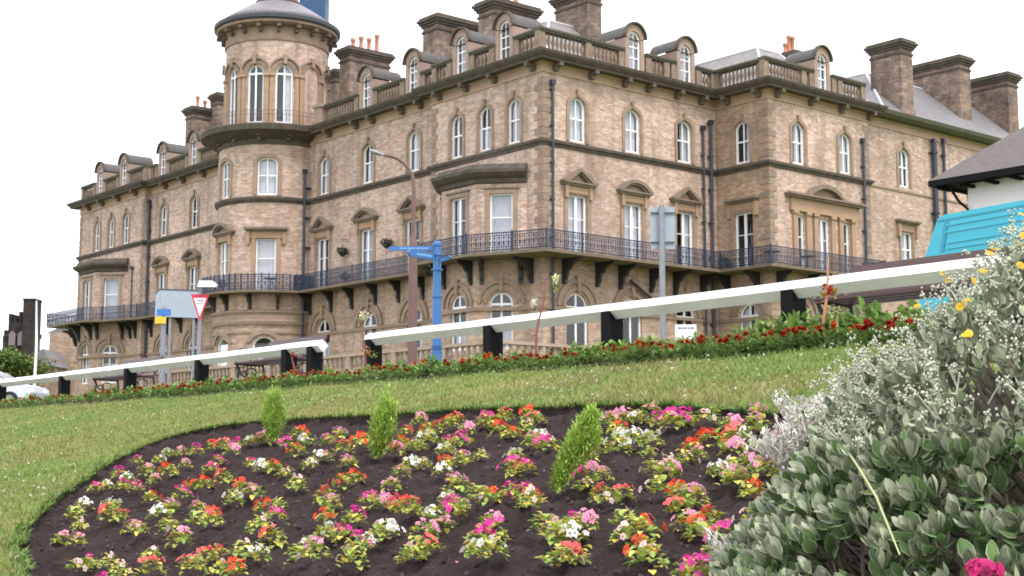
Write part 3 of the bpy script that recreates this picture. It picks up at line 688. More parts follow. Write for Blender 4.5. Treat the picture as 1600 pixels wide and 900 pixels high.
# eave brackets (pairs of carved consoles)
eb = MB(); eb.prism([(-.11, 0), (.11, 0), (.13, .42), (-.13, .42)], lambda u, z, n: (u, -n, z), 0.0, .30); eb.prism([(-.12, .22), (.12, .22), (.13, .42), (-.13, .42)], lambda u, z, n: (u, -n, z), .301, .62)
ebo = None; CONS = mat('console_stone', (.17, .125, .09), .9, noise=1, nscale=5, col2=(.06, .05, .04))
def console(f, u, z=ZFR + .1):
    global ebo
    p = f(u, z, .03); n = np.array(f(u, z, 1.0)[:2]) - np.array(f(u, z, 0.0)[:2]); rz = math.atan2(n[1], n[0]) + math.pi/2
    if ebo is None: ebo = eb.build('eave_bracket', CONS); o_ = ebo
    else: o_ = ebo.copy(); COL.objects.link(o_)
    o_.parent = hotel; o_.matrix_parent_inverse = parent_world(hotel).inverted(); o_.location = p; o_.rotation_euler = (0, 0, rz)
for f_, pxs in ((FR, (865, 921, 973, 1010, 1055, 1092)), (FL, (836, 776, 732, 690)), (FM, (661, 632, 586, 560, 518)), (FW, (1211, 1264, 1311, 1355)), (FRET, (1188, 1140)), (FL2, (322, 290, 262)), (FL, (215, 188, 163, 142))):
    for p_ in pxs: console(f_, f_.u_at(p_, 19.4))

# -- parapet with balusters and pedestals between the dormers
dorm = []
def hitu(f, px, n=-.1): return f.u_at(px, 21.2, n)
DL = [(FL, hitu(FL, 790)), (FL, hitu(FL, 722)), (FM, hitu(FM, 647)), (FM, hitu(FM, 574)), (FL2, hitu(FL2, 304)), (FL2, hitu(FL2, 256)), (FL, hitu(FL, 195)), (FL, hitu(FL, 158)), (FR, hitu(FR, 990)), (FR, hitu(FR, 1070)), (FW, hitu(FW, 1283))]
def dormer(f, uc):
    w_ = .88; hw = .72; z0 = ZTOP + .02; zs = 22.15; ztop = 23.0
    b = MB(); wall(b, f, uc - hw, uc + hw, z0, zs, [(uc, w_, z0 + .25, zs, 0)])
    # front above springing: arched stone head with arched light
    ins = arc_pts(uc, w_, zs, w_/2, 10); outs = arc_pts(uc, 2*hw, zs, ztop - zs, 10)
    band(b, lambda u, z, n=0: f(u, z, n), ins, outs, -.25, 0.0)
    for s in (-1, 1):
        q = [f(uc + s*hw, z0, 0), f(uc + s*hw, z0, -2.6), f(uc + s*hw, zs, -2.6), f(uc + s*hw, zs, 0)]; b.add(q, [(0, 1, 2, 3)], [(0, z0), (2.6, z0), (2.6, zs), (0, zs)])
    d = b.build('dormer', TRIM_D, hotel)
    b = MB(); o1 = arc_pts(uc, 2*hw + .24, zs - .02, ztop - zs + .12, 14); o2 = arc_pts(uc, 2*hw, zs - .02, ztop - zs + .02, 14)
    band(b, f, o2, o1, -.05, .16); o3 = arc_pts(uc, 2*hw + .14, zs - .02, ztop - zs + .08, 14)
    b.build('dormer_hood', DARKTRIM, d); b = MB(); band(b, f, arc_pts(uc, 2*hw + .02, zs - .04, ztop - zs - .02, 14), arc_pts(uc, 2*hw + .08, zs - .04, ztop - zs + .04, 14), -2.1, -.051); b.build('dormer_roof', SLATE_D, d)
    # sash
    b = MB(); oi = outline(uc, w_ - .18, z0 + .36, zs + w_/2 - .09, w_/2 - .09, 0); oo = outline(uc, w_, z0 + .25, zs + w_/2, w_/2, 0)
    band(b, f, oi + oi[:1], oo + oo[:1], -.2, -.1)
    for zz in (z0 + .95, z0 + 1.55): fbox(b, f, uc - w_/2 + .05, uc + w_/2 - .05, zz - .03, zz + .03, -.19, -.11)
    fbox(b, f, uc - .02, uc + .02, z0 + .3, zs + w_/2 - .05, -.18, -.12)
    b.build('dormer_window', WHITE, d)
    g = MB(); pg = outline(uc, w_ - .04, z0 + .27, zs + w_/2 - .02, w_/2 - .02, 0, k=8); g.add([f(*p, -.17) for p in pg], [tuple(range(len(pg)))]); g.build('pane', GLASS, d)
    c = MB(); c.add([f(uc - w_/2, z0 + .2, -.36), f(uc + w_/2, z0 + .2, -.36), f(uc + w_/2, zs + .5, -.36), f(uc - w_/2, zs + .5, -.36)], [(0, 1, 2, 3)]); c.build('curtain', CURT if random.random() < .6 else ROOM, d)  # picked at random: net curtain, else a dark sheet painted as unlit interior
SLATE_D = mat('dark_slate', (.11, .10, .10), .7, noise=1, nscale=4, col2=(.05, .05, .045), bump=.4, bscale=12)
TRIM_D = mat('dormer_stone', (0.36, 0.26, 0.21), 0.85, noise=1, nscale=1.8, col2=(0.25, 0.175, 0.14), bump=0.25, bscale=12)
for f_, uc in DL: dormer(f_, uc)
bal_prof = [(.05, 0), (.085, .05), (.05, .12), (.055, .2), (.10, .42), (.085, .58), (.045, .72), (.05, .8), (.08, .88)]
def parapet(f, u0, u1, pedestals=(), n=-.12):
    ds = sorted([uc for g, uc in DL if g is f and min(u0, u1) < uc < max(u0, u1)]); cuts = [min(u0, u1)]
    for uc in ds: cuts += [uc - .82, uc + .82]
    cuts.append(max(u0, u1)); b = MB(); rl = MB(); z0 = ZTOP + .03
    for a, c in zip(cuts[::2], cuts[1::2]):
        if c - a < .15: continue
        b = MB(); rl = MB()
        fbox(b, f, a, c, z0, z0 + .22, n - .2, n + .2); fbox(rl, f, a, c, z0 + 1.12, z0 + 1.22, n - .2, n + .2); fbox(rl, f, a, c, z0 + 1.221, z0 + 1.34, n - .26, n + .26)
        peds = [a + .2, c - .2] + [p for p in pedestals if a + .6 < p < c - .6]; peds.sort()
        if c - a < .9: peds = [(a + c) / 2]
        for p in peds: fbox(b, f, max(a, p - .2), min(c, p + .2), z0 + .22, z0 + 1.12, n - .17, n + .17)
        for p, q in zip(peds[:-1], peds[1:]):
            k = max(1, int((q - p - .4) / .27))
            for i in range(k):
                uu = p + .2 + (q - p - .4) * (i + .5) / k; pos = f(uu, 0, n); b.lathe(pos, [(r_, z0 + .221 + zz * 1.02) for r_, zz in bal_prof], 8, cap=False)
        bo_ = b.build('balustrade', BALM, hotel); rl.build('parapet_coping', MOSS2, bo_)
BALM = mat('baluster_stone', (.30, .225, .16), .9, noise=1, nscale=2.5, col2=(.12, .095, .07)); MOSS2 = mat('mossy_coping', (.12, .105, .08), .95, noise=1, nscale=2.5, col2=(.05, .052, .032), bump=.3, bscale=14)
parapet(FR, -.28, UIN + .1, (3.2, 9.1, 11.6)); parapet(FL, .14, 9.4, (2.0, 6.6)); parapet(FM, 9.4, 21.6, (12.0, 15.5)); parapet(FL2, 31.2, L2_1, (38,)); parapet(FL, L2_1, 57.5, (50,))
parapet(FRET, -.1, OFFW + .05 - .3); parapet(FW, -.28, 8.9, (3.2, 6.5))

# -- roofs
SLATE_P = mat('lichened_slate', (.27, .25, .25), .65, noise=1, nscale=3, col2=(.13, .12, .12), bump=.4, bscale=10)
def hip(poly, inset, z0, z1, name='roof', m=None):
    P = [np.array(p) for p in poly]; n = len(P); area = sum(P[i-1][0]*P[i][1] - P[i][0]*P[i-1][1] for i in range(n)); sd_ = -1 if area > 0 else 1
    inn = []
    for i in range(n):
        t1 = P[i] - P[i-1]; t1 /= np.linalg.norm(t1); t2 = P[(i+1) % n] - P[i]; t2 /= np.linalg.norm(t2)
        n1 = np.array([t1[1], -t1[0]]) * sd_ ; n2 = np.array([t2[1], -t2[0]]) * sd_; mm = n1 + n2; mm = mm / (mm @ mm) * 2; inn.append(P[i] + mm * inset)
    b = MB(); vs = [(p[0], p[1], z0) for p in P] + [(p[0], p[1], z1) for p in inn]
    for i in range(n):
        j = (i+1) % n; L_ = np.linalg.norm(P[j] - P[i]); q = [vs[i], vs[j], vs[j+n], vs[i+n]]; b.add(q, [(0, 1, 2, 3)], [(0, 0), (L_, 0), (L_, inset), (0, inset)])
    b.add(vs[n:], [tuple(range(n))]); r = b.build(name, m or SLATE, hotel)
    t = MB()
    for i in range(n): t.tube([vs[i], vs[i+n]], .09, 6); t.tube([vs[i+n], vs[(i+1) % n + n]], .09, 6)
    t.build('ridge_lead', LEAD, r); return r
hip([Lp(0.6, -.7), Lp(24, -.9), Lp(24, -13.5), Lp(0.6, -13.5)], 4.4, ZTOP, 23.7)
hip([Lp(28, -.9), Lp(57, -.7), Lp(57, -13.5), Lp(28, -13.5)], 4.6, ZTOP, 23.3)
hip([Rp(0.65, -.75), Rp(UIN + .7, -.75), Rp(UIN + .7, -13.5), Rp(0.65, -13.5)], 4.0, ZTOP, 23.9, m=SLATE_P)
hip([Rp(UIN + .7, OFFW - .7), Rp(UIN + 9.0, OFFW - .7), Rp(UIN + 9.0, -13.5), Rp(UIN + .7, -13.5)], 3.2, ZTOP, 23.6, m=SLATE_P)
hip([Rp(UIN + 11.6, OFFW - .4), Rp(UIN + 34, OFFW - .4), Rp(UIN + 34, -13.5), Rp(UIN + 11.6, -13.5)], 5.0, ZTOP + .05, 24.6)
hip([Rp(UIN + 9.0, OFFW - .5), Rp(UIN + 12.5, OFFW - .5), Rp(UIN + 12.5, -13.5), Rp(UIN + 9.0, -13.5)], 1.7, ZTOP + .05, 21.6)

# -- chimneys: near corner found in plan, long axis either way
def chimney(f, px, inset, l_u, l_n, ztop, pots=0, zb=19.6, pot_axis='n', m=None):
    u = f.u_at(px, (zb + ztop) / 2, -inset); o_ = np.array(f(u, 0, -inset)[:2]); n_in = -f.n; s = 1 if l_u > 0 else -1
    c = o_ + f.d * l_u / 2 + n_in * l_n / 2; hu, hn = abs(l_u) / 2, l_n / 2; b = MB()
    b.obox(c, f.d, n_in, hu, hn, zb, ztop - .6); b.obox(c, f.d, n_in, hu + .05, hn + .05, zb, zb + 1.6)
    ch = b.build('chimney', m or CHIMST, hotel); b = MB(); pn = MB()
    b.obox(c, f.d, n_in, hu + .07, hn + .07, ztop - .95, ztop - .82); b.obox(c, f.d, n_in, hu + .10, hn + .10, ztop - .6, ztop - .45)
    b.obox(c, f.d, n_in, hu + .20, hn + .20, ztop - .448, ztop - .3); b.obox(c, f.d, n_in, hu + .29, hn + .29, ztop - .298, ztop - .14); b.obox(c, f.d, n_in, hu + .18, hn + .18, ztop - .138, ztop)
    b.build('chimney_cap', DARKTRIM, ch)
    ax = n_in if pot_axis == 'n' else f.d; ln = hn if pot_axis == 'n' else hu
    for i in range(pots):
        t_ = (i - (pots - 1) / 2) * min(.62, 2*ln / max(pots, 1)); p = c + ax * t_; h = random.choice((.75, 1.0, 1.35)); b = MB()
        b.lathe(p, [(.17, ztop), (.19, ztop + .12), (.14, ztop + .18), (.125, ztop + h - .25), (.17, ztop + h - .2), (.18, ztop + h - .05), (.13, ztop + h), (.1, ztop + h - .1)], 12)
        b.build('chimney_pot', TERRA, ch, True)
    return ch
def ztop_at(f, px, py, inset):
    return f.hit(px, py, -inset)[1]
chimney(FM, 546, 2.0, 1.2, 3.1, ztop_at(FM, 546, 72, 2.0), 4); chimney(FL, 684, 2.6, 1.5, 3.0, ztop_at(FL, 684, 21, 2.6)); chimney(FL, 773, 3.2, 1.5, 3.2, ztop_at(FL, 773, -4, 3.2), 3)
chimney(FR, 940, 3.4, -1.0, 2.8, ztop_at(FR, 940, -16, 3.4), 2); chimney(FL2, 300, 3.0, 1.2, 2.6, ztop_at(FL2, 300, 166, 3.0), 3); chimney(FL2, 339, 4.5, 1.0, 2.4, ztop_at(FL2, 339, 145, 4.5))
chimney(FW2, 1427, .9, -1.2, 2.3, ztop_at(FW2, 1427, 66, .9)); chimney(FW2, 1518, 2.2, -1.3, 5.2, ztop_at(FW2, 1518, 92, 2.2)); chimney(FW2, 1592, 1.8, -1.3, 5.6, ztop_at(FW2, 1592, 118, 1.8))
chimney(FW, 1262, 9.5, -1.2, 2.0, ztop_at(FW, 1262, 84, 9.5), 3, pot_axis='u')
chimney(FM, 523, 8.0, 1.2, 1.8, ztop_at(FM, 523, 108, 8.0))

# -- tower
phiw = R_(-60), R_(-7.5)
TL_ops_hi = []; TL_ops_lo = []
for ph in (R_(-113), R_(-60), R_(-7.5)):
    u = ph * 3.6; TL_ops_hi += [(u, 1.15 if ph != R_(-7.5) else 1.3, 15.86, 18.25, .22), (u, 1.3, 9.86, 13.1, 0)]; TL_ops_lo.append((u, 1.45, 5.1, 7.0, .4))
a0, a1 = R_(-150) * 3.6, R_(95) * 3.6
b = MB(); wall(b, TLOW, a0, a1, ZSL, ZFR + .3, TL_ops_hi); b.build('tower_wall', STONE, hotel)
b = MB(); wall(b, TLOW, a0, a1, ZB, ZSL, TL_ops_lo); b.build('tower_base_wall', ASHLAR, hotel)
for i, o_ in enumerate(TL_ops_hi):
    hi = i % 2 == 0; window(TLOW, o_[0], o_[1], o_[2], o_[3], o_[4], 'sash' if hi else ('door' if i != 5 else 'single'), 'full' if i >= 4 else 'one', .24, TRIM if hi else TRIM_O)
for o_ in TL_ops_lo:
    window(TLOW, *o_, kind='single', curtain='half', surround=0)
    b = MB(); zs = o_[3] - o_[4]; band(b, TLOW, arc_pts(o_[0], o_[1] + .3, zs, o_[4] + .15, 12), arc_pts(o_[0], o_[1] + .9, zs, o_[4] + .42, 12), 0, .12); b.build('archivolt', TRIM, hotel)
flat_hood(TLOW, TL_ops_hi[5][0], 13.55, 1.3); seg_pediment(TLOW, TL_ops_hi[3][0], 13.55, 1.15)
def ring(R, prof, name, m, a0=R_(-155), a1=R_(100), n=64, seg=True):
    b = MB(); v = TUP.v; r = TUP.r; vs = []; fs = []; k = len(prof); full = a1 - a0 > 6.2; uv = []
    for i in range(n if full else n + 1):
        t = a0 + (a1 - a0) * i / n; d = v * math.cos(t) + r * math.sin(t)
        for (rr, z) in prof: p = TC + d * (R + rr); vs.append((p[0], p[1], z)); uv.append((t * R, z))
    cols = n if full else n + 1
    for i in range(n):
        j = (i + 1) % cols
        for a in range(k if seg else k - 1): c = (a + 1) % k; fs.append((i*k+a, j*k+a, j*k+c, i*k+c))
    b.add(vs, fs, uv); return b.build(name, m, hotel, False)
ring(3.6, [(-.02, ZST - .12), (.06, ZST - .1), (.2, ZST + .08), (.22, ZST + .22), (.04, ZST + .28), (-.02, ZST + .28)], 'string_course', DARKTRIM)
ring(3.6, [(-.02, ZFR - .1), (.1, ZFR - .1), (.1, ZFR + .2), (.5, ZFR + .35), (1.15, ZCO + .1), (1.22, ZTOP), (1.1, ZTOP + .08), (-.6, ZTOP + .1)], 'tower_ledge', DARKTRIM, R_(-170), R_(150))
ring(3.6, [(-.02, 7.75), (.14, 7.75), (.2, 7.95), (.12, 8.05), (.1, 8.35), (.22, 8.5), (.24, 8.62), (-.02, 8.7)], 'impost_band', TRIM)
ring(3.6, [(-.02, 7.2), (.1, 7.2), (.1, 7.35), (-.02, 7.4)], 'impost_band', TRIM)
for ph in range(-150, 80, 27): console(TLOW, R_(ph) * 3.6, ZFR + .12)
# belvedere
ups = []; spacing = 360 / 11
for k in range(-5, 6):
    ph = 8.6 + spacing * k
    ph = (ph + 180) % 360 - 180; ups.append(ph)
UZ0, UZS = 20.55, 23.75
blank = [p for p in ups if 35 < p < 50]
ops = [(R_(p) * 3.3, 1.12, UZ0, UZS + .56, .555) for p in ups if abs(R_(p)*3.3) < math.pi*3.3 - .7 and p not in blank]
b = MB(); wall(b, TUP, -math.pi * 3.3, math.pi * 3.3, ZTOP, 27.0, ops); b.build('belvedere_wall', STONE, hotel)
for o_ in ops:
    if abs(o_[0] / 3.3) < R_(100): window(TUP, o_[0], o_[1], o_[2], o_[3], o_[4], 'cross', 'none' if o_[0] < 0 else 'one', 0)
for p in ups:
    u = R_(p) * 3.3; b = MB()
    if abs(p) > 110: continue
    for g0, g1, n_ in ((.0, .12, .06), (.12, .2, .10), (.38, .5, .16)):
        band(b, TUP, arc_pts(u, 1.12 + 2*g0, UZS, .56 + g0, 14), arc_pts(u, 1.12 + 2*g1, UZS, .56 + g1, 14), 0, n_)
    keystone(b, TUP, u, UZS + .58, UZS + 1.2, .24, .22); b.build('archivolt', TRIM, hotel)
    b = MB(); 
    for s in (-1, 1): uu = u + s * .78; fbox(b, TUP, uu - .13, uu + .13, ZTOP + .1, UZS - .2, 0, .12); fbox(b, TUP, uu - .2, uu + .2, UZS - .2, UZS - .02, 0, .2)
    b.build('pilaster', TRIM_O, hotel)
if blank: u = R_(blank[0]) * 3.3; b = MB(); b.prism(outline(u, 1.1, UZ0, UZS + .55, .55, 0), TUP, 0.0, .03); b.build('blind_panel', mat('pink_render', (.50, .35, .29), .9, noise=.2, nscale=2), hotel)
ring(3.3, [(-.02, 25.9), (.08, 25.9), (.12, 26.05), (.04, 26.1), (.04, 26.6), (.12, 26.7), (.2, 26.75), (-.02, 26.8)], 'frieze_band', TRIM, 0, 2*math.pi)
ring(3.3, [(-.02, 26.78), (.62, 26.95), (.66, 27.1), (-.02, 27.1)], 'tower_cornice', TRIM, 0, 2*math.pi)
ring(3.3, [(-.02, 27.102), (.70, 27.102), (.80, 27.2), (.82, 27.42), (.70, 27.5), (-.02, 27.5)], 'tower_gutter', mat('tower_gutter', (.05, .055, .07), .6, noise=.4), 0, 2*math.pi)
for ph in range(-170, 180, 19): console(TUP, R_(ph) * 3.3, 26.42)
b = MB(); prof = [(3.98, 27.5), (3.3, 28.0), (2.5, 28.55), (1.85, 28.95), (1.42, 29.15)]
b.lathe(TC, prof, 48); b.build('tower_roof', mat('tower_slate', (.21, .195, .22), .5, noise=1, nscale=3, col2=(.12, .11, .13), bump=.3, bscale=12), hotel, True)
b = MB(); b.lathe(TC, [(1.42, 29.14), (1.5, 29.2), (1.5, 29.3), (1.3, 29.35), (1.25, 30.9), (1.6, 31.1), (1.5, 31.3), (.2, 32.6)], 32); b.build('lantern', CHIMST, hotel)
# low iron guard on the ledge and small pier beside the tower
b = MB()
for z in (20.9, 21.15): b.tube([tuple(TC + (TUP.v * math.cos(t) + TUP.r * math.sin(t)) * 4.2) + (z,) for t in np.linspace(R_(-100), R_(50), 40)], .018, 5)
for t in np.linspace(R_(-100), R_(50), 52): p = TC + (TUP.v * math.cos(t) + TUP.r * math.sin(t)) * 4.2; b.tube([(p[0], p[1], 20.2), (p[0], p[1], 21.15)], .012, 4)
b.build('ledge_guard', mat('rusty_guard', (.16, .10, .09), .7), hotel)
b = MB(); u_ = FM.u_at(502, 21, 0); fbox(b, FM, u_ - .35, u_ + .35, ZTOP + .02, 21.4, -.3, .3); fbox(b, FM, u_ - .45, u_ + .45, 21.4, 21.6, -.4, .4); b.build('parapet_pier', TRIM_D, hotel)
# blue sheeted lift housing behind the tower
p = at_depth(491, 20, 97)[:2]; b = MB(); b.obox(p, (1, 0), (0, 1), .92, 1.0, 20, 33.5)
for k in range(5): b.obox(p, (1, 0), (0, 1), .94, 1.02, 22 + k*2.4, 22.06 + k*2.4)
b.build('lift_housing', mat('blue_sheeting', (.022, .075, .18), .6, noise=.3, nscale=1.5, bump=.3, bscale=3), hotel)
# slope of slates right of the tower
b = MB(); q0 = FM.u_at(528, 20.5, -.5); q1 = FM.u_at(486, 20.5, -.5); b.add([FM(q0, 20.2, -.4), FM(q1, 20.2, -.4), FM(q1, 22.9, -3), FM(q0 - .2, 22.0, -3)], [(0, 1, 2, 3)]); b.build('roof', SLATE, hotel)

# -- drainpipes
def pipe(f, px, ztop, zbot, r=.07, n=.16, head=True):
    u = f.u_at(px, (ztop + zbot) / 2, n); b = MB(); b.tube([f(u, zbot, n), f(u, ztop, n)], r, 10)
    for z in np.arange(zbot + 1, ztop, 1.9): b.tube([f(u, z, n), f(u, z + .09, n)], r * 1.45, 10); fbox(b, f, u - r*2, u + r*2, z + .02, z + .06, 0, n)
    if head: fbox(b, f, u - .13, u + .13, ztop - .02, ztop + .22, n - .12, n + .12)
    else: b.tube([f(u, ztop, n), f(u, ztop + .25, n + .05), f(u, ZCO, n + .4)], r, 8)
    b.build('drainpipe', PIPE, hotel)
pipe(FR, 864.5, 18.6, 4); pipe(FR, 1102, 17.9, 4, .065); pipe(FR, 1114, 18.3, 4, .085, .2); pipe(FM, 474, 17.4, 4, .085, .42); pipe(FL2, 229, 18.6, 4, .09)
pipe(FW, 1354, 17.9, 4, .08); pipe(FW2, 1466, 19.0, 4, .16, .24); pipe(FW2, 1481, 19.2, 4, .09)
pipe(FL, 205, 13.7, 9.9, .045, .1)
b = MB(); b.tube([FR(FR.u_at(985, 9, .3), 8.9, .3), FR(FR.u_at(1038, 7.6, .3), 7.5, .3)], .07, 8); b.build('drainpipe', IRON, hotel)

# -- balcony: slab, iron railing and brackets
arc = [tuple(TC + (TUP.v * math.cos(t) + TUP.r * math.sin(t)) * 4.55) for t in np.linspace(R_(46), R_(-134), 34)]
rail_path = [Rp(UIN + 8.5, OFFW), Rp(UIN + 8.5, OFFW + 1.35), Rp(UIN - 1.6, OFFW + 1.35), Rp(UIN - 1.6, 1.6), Rp(-1.3, 1.75), Lp(.1, 1.95), Lp(u744 - .75, 3.0), Lp(u688 + .55, 3.0), Lp(u688 + 1.5, 2.2), Lp(9.6, .85)]
o2 = off2
mid = [Lp(22.4, .85)] + arc[2:-2] + [Lp(31.4, .8)]
left = [Lp(44.8, .8), Lp(45.9, 1.3), Lp(48.3, 1.95), Lp(u744 + o2 - .75, 3.0), Lp(u688 + o2 + 3.2, 3.0), Lp(u688 + o2 + 3.2, 0.0)]
path = rail_path + mid + left
wallside = [Rp(UIN + 8.5, OFFW - .3), Rp(UIN, OFFW - .3)]
# slab = strip between outer path and a line inside the building
inner_of = lambda p: p
b = MB()
def slab(outer, inner, z0=ZSL, z1=ZSL + .15):
    k = len(outer); vs = [(p[0], p[1], z) for z in (z0, z1) for p in list(outer) + list(inner)]; m = 2 * k
    for i in range(k - 1):
        for o_ in (0, m): b.add([vs[o_+i], vs[o_+i+1], vs[o_+k+i+1], vs[o_+k+i]], [(0, 1, 2, 3)])
        b.add([vs[i], vs[i+1], vs[m+i+1], vs[m+i]], [(0, 1, 2, 3)])
    for i in (0, k - 1): b.add([vs[i], vs[k+i], vs[m+k+i], vs[m+i]], [(0, 1, 2, 3)])
slab(rail_path, [Rp(UIN + 8.5, OFFW - .2), Rp(UIN + 8.5, OFFW - .2), Rp(UIN + .1, OFFW - .2), Rp(UIN + .1, -.1), Rp(.1, -.1), Lp(.4, -.1), Lp(3, -.1), Lp(6.5, -.1), Lp(8, -.1), Lp(9.6, -.5)])
slab([Lp(9.6, .85)] + mid + left[:2], [Lp(9.6, -.5), Lp(22.4, -.5)] + [Lp(26, -.5)] * (len(mid) - 2) + [Lp(31.4, -.6), Lp(44.8, -.6), Lp(45.9, -.1)])
slab(left[1:], [Lp(45.9, -.1), Lp(48.5, -.1), Lp(50, -.1), Lp(56, -.1), Lp(56.2, -.1)])
b.build('balcony_slab', mat('balcony_stone', (.20, .155, .11), .9, noise=1, nscale=1.5, col2=(.10, .08, .06)), hotel)
ZR = ZSL + 1.09
def railing(pts, every=.125):
    b = MB(); pts = [np.array(p) for p in pts]
    for z, r_ in ((ZR, .032), (ZSL + .24, .03), (ZSL + .62, .014), (ZR - .14, .018), (ZSL + .38, .018)): b.tube([(p[0], p[1], z) for p in pts], r_, 6)
    for p, q in zip(pts[:-1], pts[1:]):
        L_ = np.linalg.norm(q - p); k = max(1, int(L_ / every)); d = (q - p) / L_
        for i in range(k):
            c = p + (q - p) * (i + .5) / k; b.obox(c, d, (-d[1], d[0]), .013, .013, ZSL + .15, ZR)
            if i % 2: b.obox(c, d, (-d[1], d[0]), .052, .008, ZSL + .46, ZSL + .66); b.obox(c, d, (-d[1], d[0]), .052, .008, ZSL + .78, ZSL + .88)
        b.obox(q, d, (-d[1], d[0]), .03, .03, ZSL + .15, ZR + .1)
    b.build('balcony_railing', RAILP, hotel)
ins = lambda P, e=.06: P
for i in range(0, len(rail_path) - 1): railing(rail_path[i:i+2])
railing([Lp(9.6, .85), Lp(16, .85)]); railing([Lp(16, .85), Lp(22.4, .85)]); railing(mid); railing([mid[-1], left[0]]); railing(left[:2]); railing(left[1:3]); railing(left[2:4]); railing(left[3:5]); railing(left[4:])
bb = MB(); fr_ = lambda u, z, n: (u, -n, z)
bb.prism([(-.07, -1.25), (.07, -1.25), (.07, 0), (-.07, 0)], fr_, 0.0, .14)
def tri3(b, w_, pts):
    k = len(pts); b.add([(-w_, -n, z) for n, z in pts] + [(w_, -n, z) for n, z in pts], [tuple(range(k)), tuple(range(k, 2*k))[::-1]] + [(i, (i+1) % k, (i+1) % k + k, i + k) for i in range(k)])
tri3(bb, .065, [(.14, 0), (.86, 0), (.86, -.13), (.62, -.22), (.5, -.30), (.36, -.55), (.26, -.6), (.2, -.95), (.14, -1.1)])
bbo = None
def iron(f, px, L_=1.0):
    global bbo
    if isinstance(f, Flat): u = f.u_at(px, 9.2)
    else: u = px
    p = f(u, ZSL - .005, 0.0); n = np.array(f(u, 0, 1.0)[:2]) - np.array(f(u, 0, 0.0)[:2]); rz = math.atan2(n[1], n[0]) + math.pi/2
    if bbo is None: bbo = bb.build('balcony_bracket', IRON); o_ = bbo
    else: o_ = bbo.copy(); COL.objects.link(o_)
    o_.parent = hotel; o_.matrix_parent_inverse = parent_world(hotel).inverted(); o_.location = p; o_.rotation_euler = (0, 0, rz); o_.scale = (1.3, L_, 1)
for p_ in (880, 932, 968, 1016, 1053, 1095): iron(FR, p_, 1.5)
for p_ in (486, 519, 551, 588, 624, 662): iron(FM, p_, .95)
for p_ in (832, ): iron(FL, p_, 1.5)
for ff, L_ in bf1 + bf2:
    for k in (.12, .88): p_ = k * L_; o_ = None; f__ = ff; u = p_; pp = ff(u, ZSL - .005, 0.0); n = ff.n; oo = bbo.copy(); COL.objects.link(oo); oo.parent = hotel; oo.matrix_parent_inverse = parent_world(hotel).inverted(); oo.location = pp; oo.rotation_euler = (0, 0, math.atan2(n[1], n[0]) + math.pi/2); oo.scale = (1.3, 1.2, 1)
for ph in (-110, -80, -50, -22, 5, 32): iron(TLOW, R_(ph) * 3.6, .85)
for p_ in (238, 262, 284, 312): iron(FL2, p_, 1.0)
for p_ in (205, 213): iron(FL, p_, 1.0)
for p_ in (120, 128): iron(FL, p_, 1.4)
for p_ in (1140, 1186): iron(FRET, p_, 1.4)
for p_ in (1215, 1265, 1310, 1345): iron(FW, p_, 1.25)
# aerials on the roof
b = MB(); p = at_depth(1086, 60, 84)
b.tube([(p[0], p[1], 22), (p[0], p[1], z_of(38, 84))], .03, 5); b.tube([(p[0] - .9, p[1], z_of(57, 84)), (p[0] + .4, p[1], z_of(57, 84))], .015, 4)
for k in range(5): b.tube([(p[0] - .8 + k*.2, p[1] - .25, z_of(57, 84)), (p[0] - .8 + k*.2, p[1] + .25, z_of(57, 84))], .01, 4)
b.build('aerial', mat('aerial_metal', (.5, .5, .52), .5, .5), hotel)
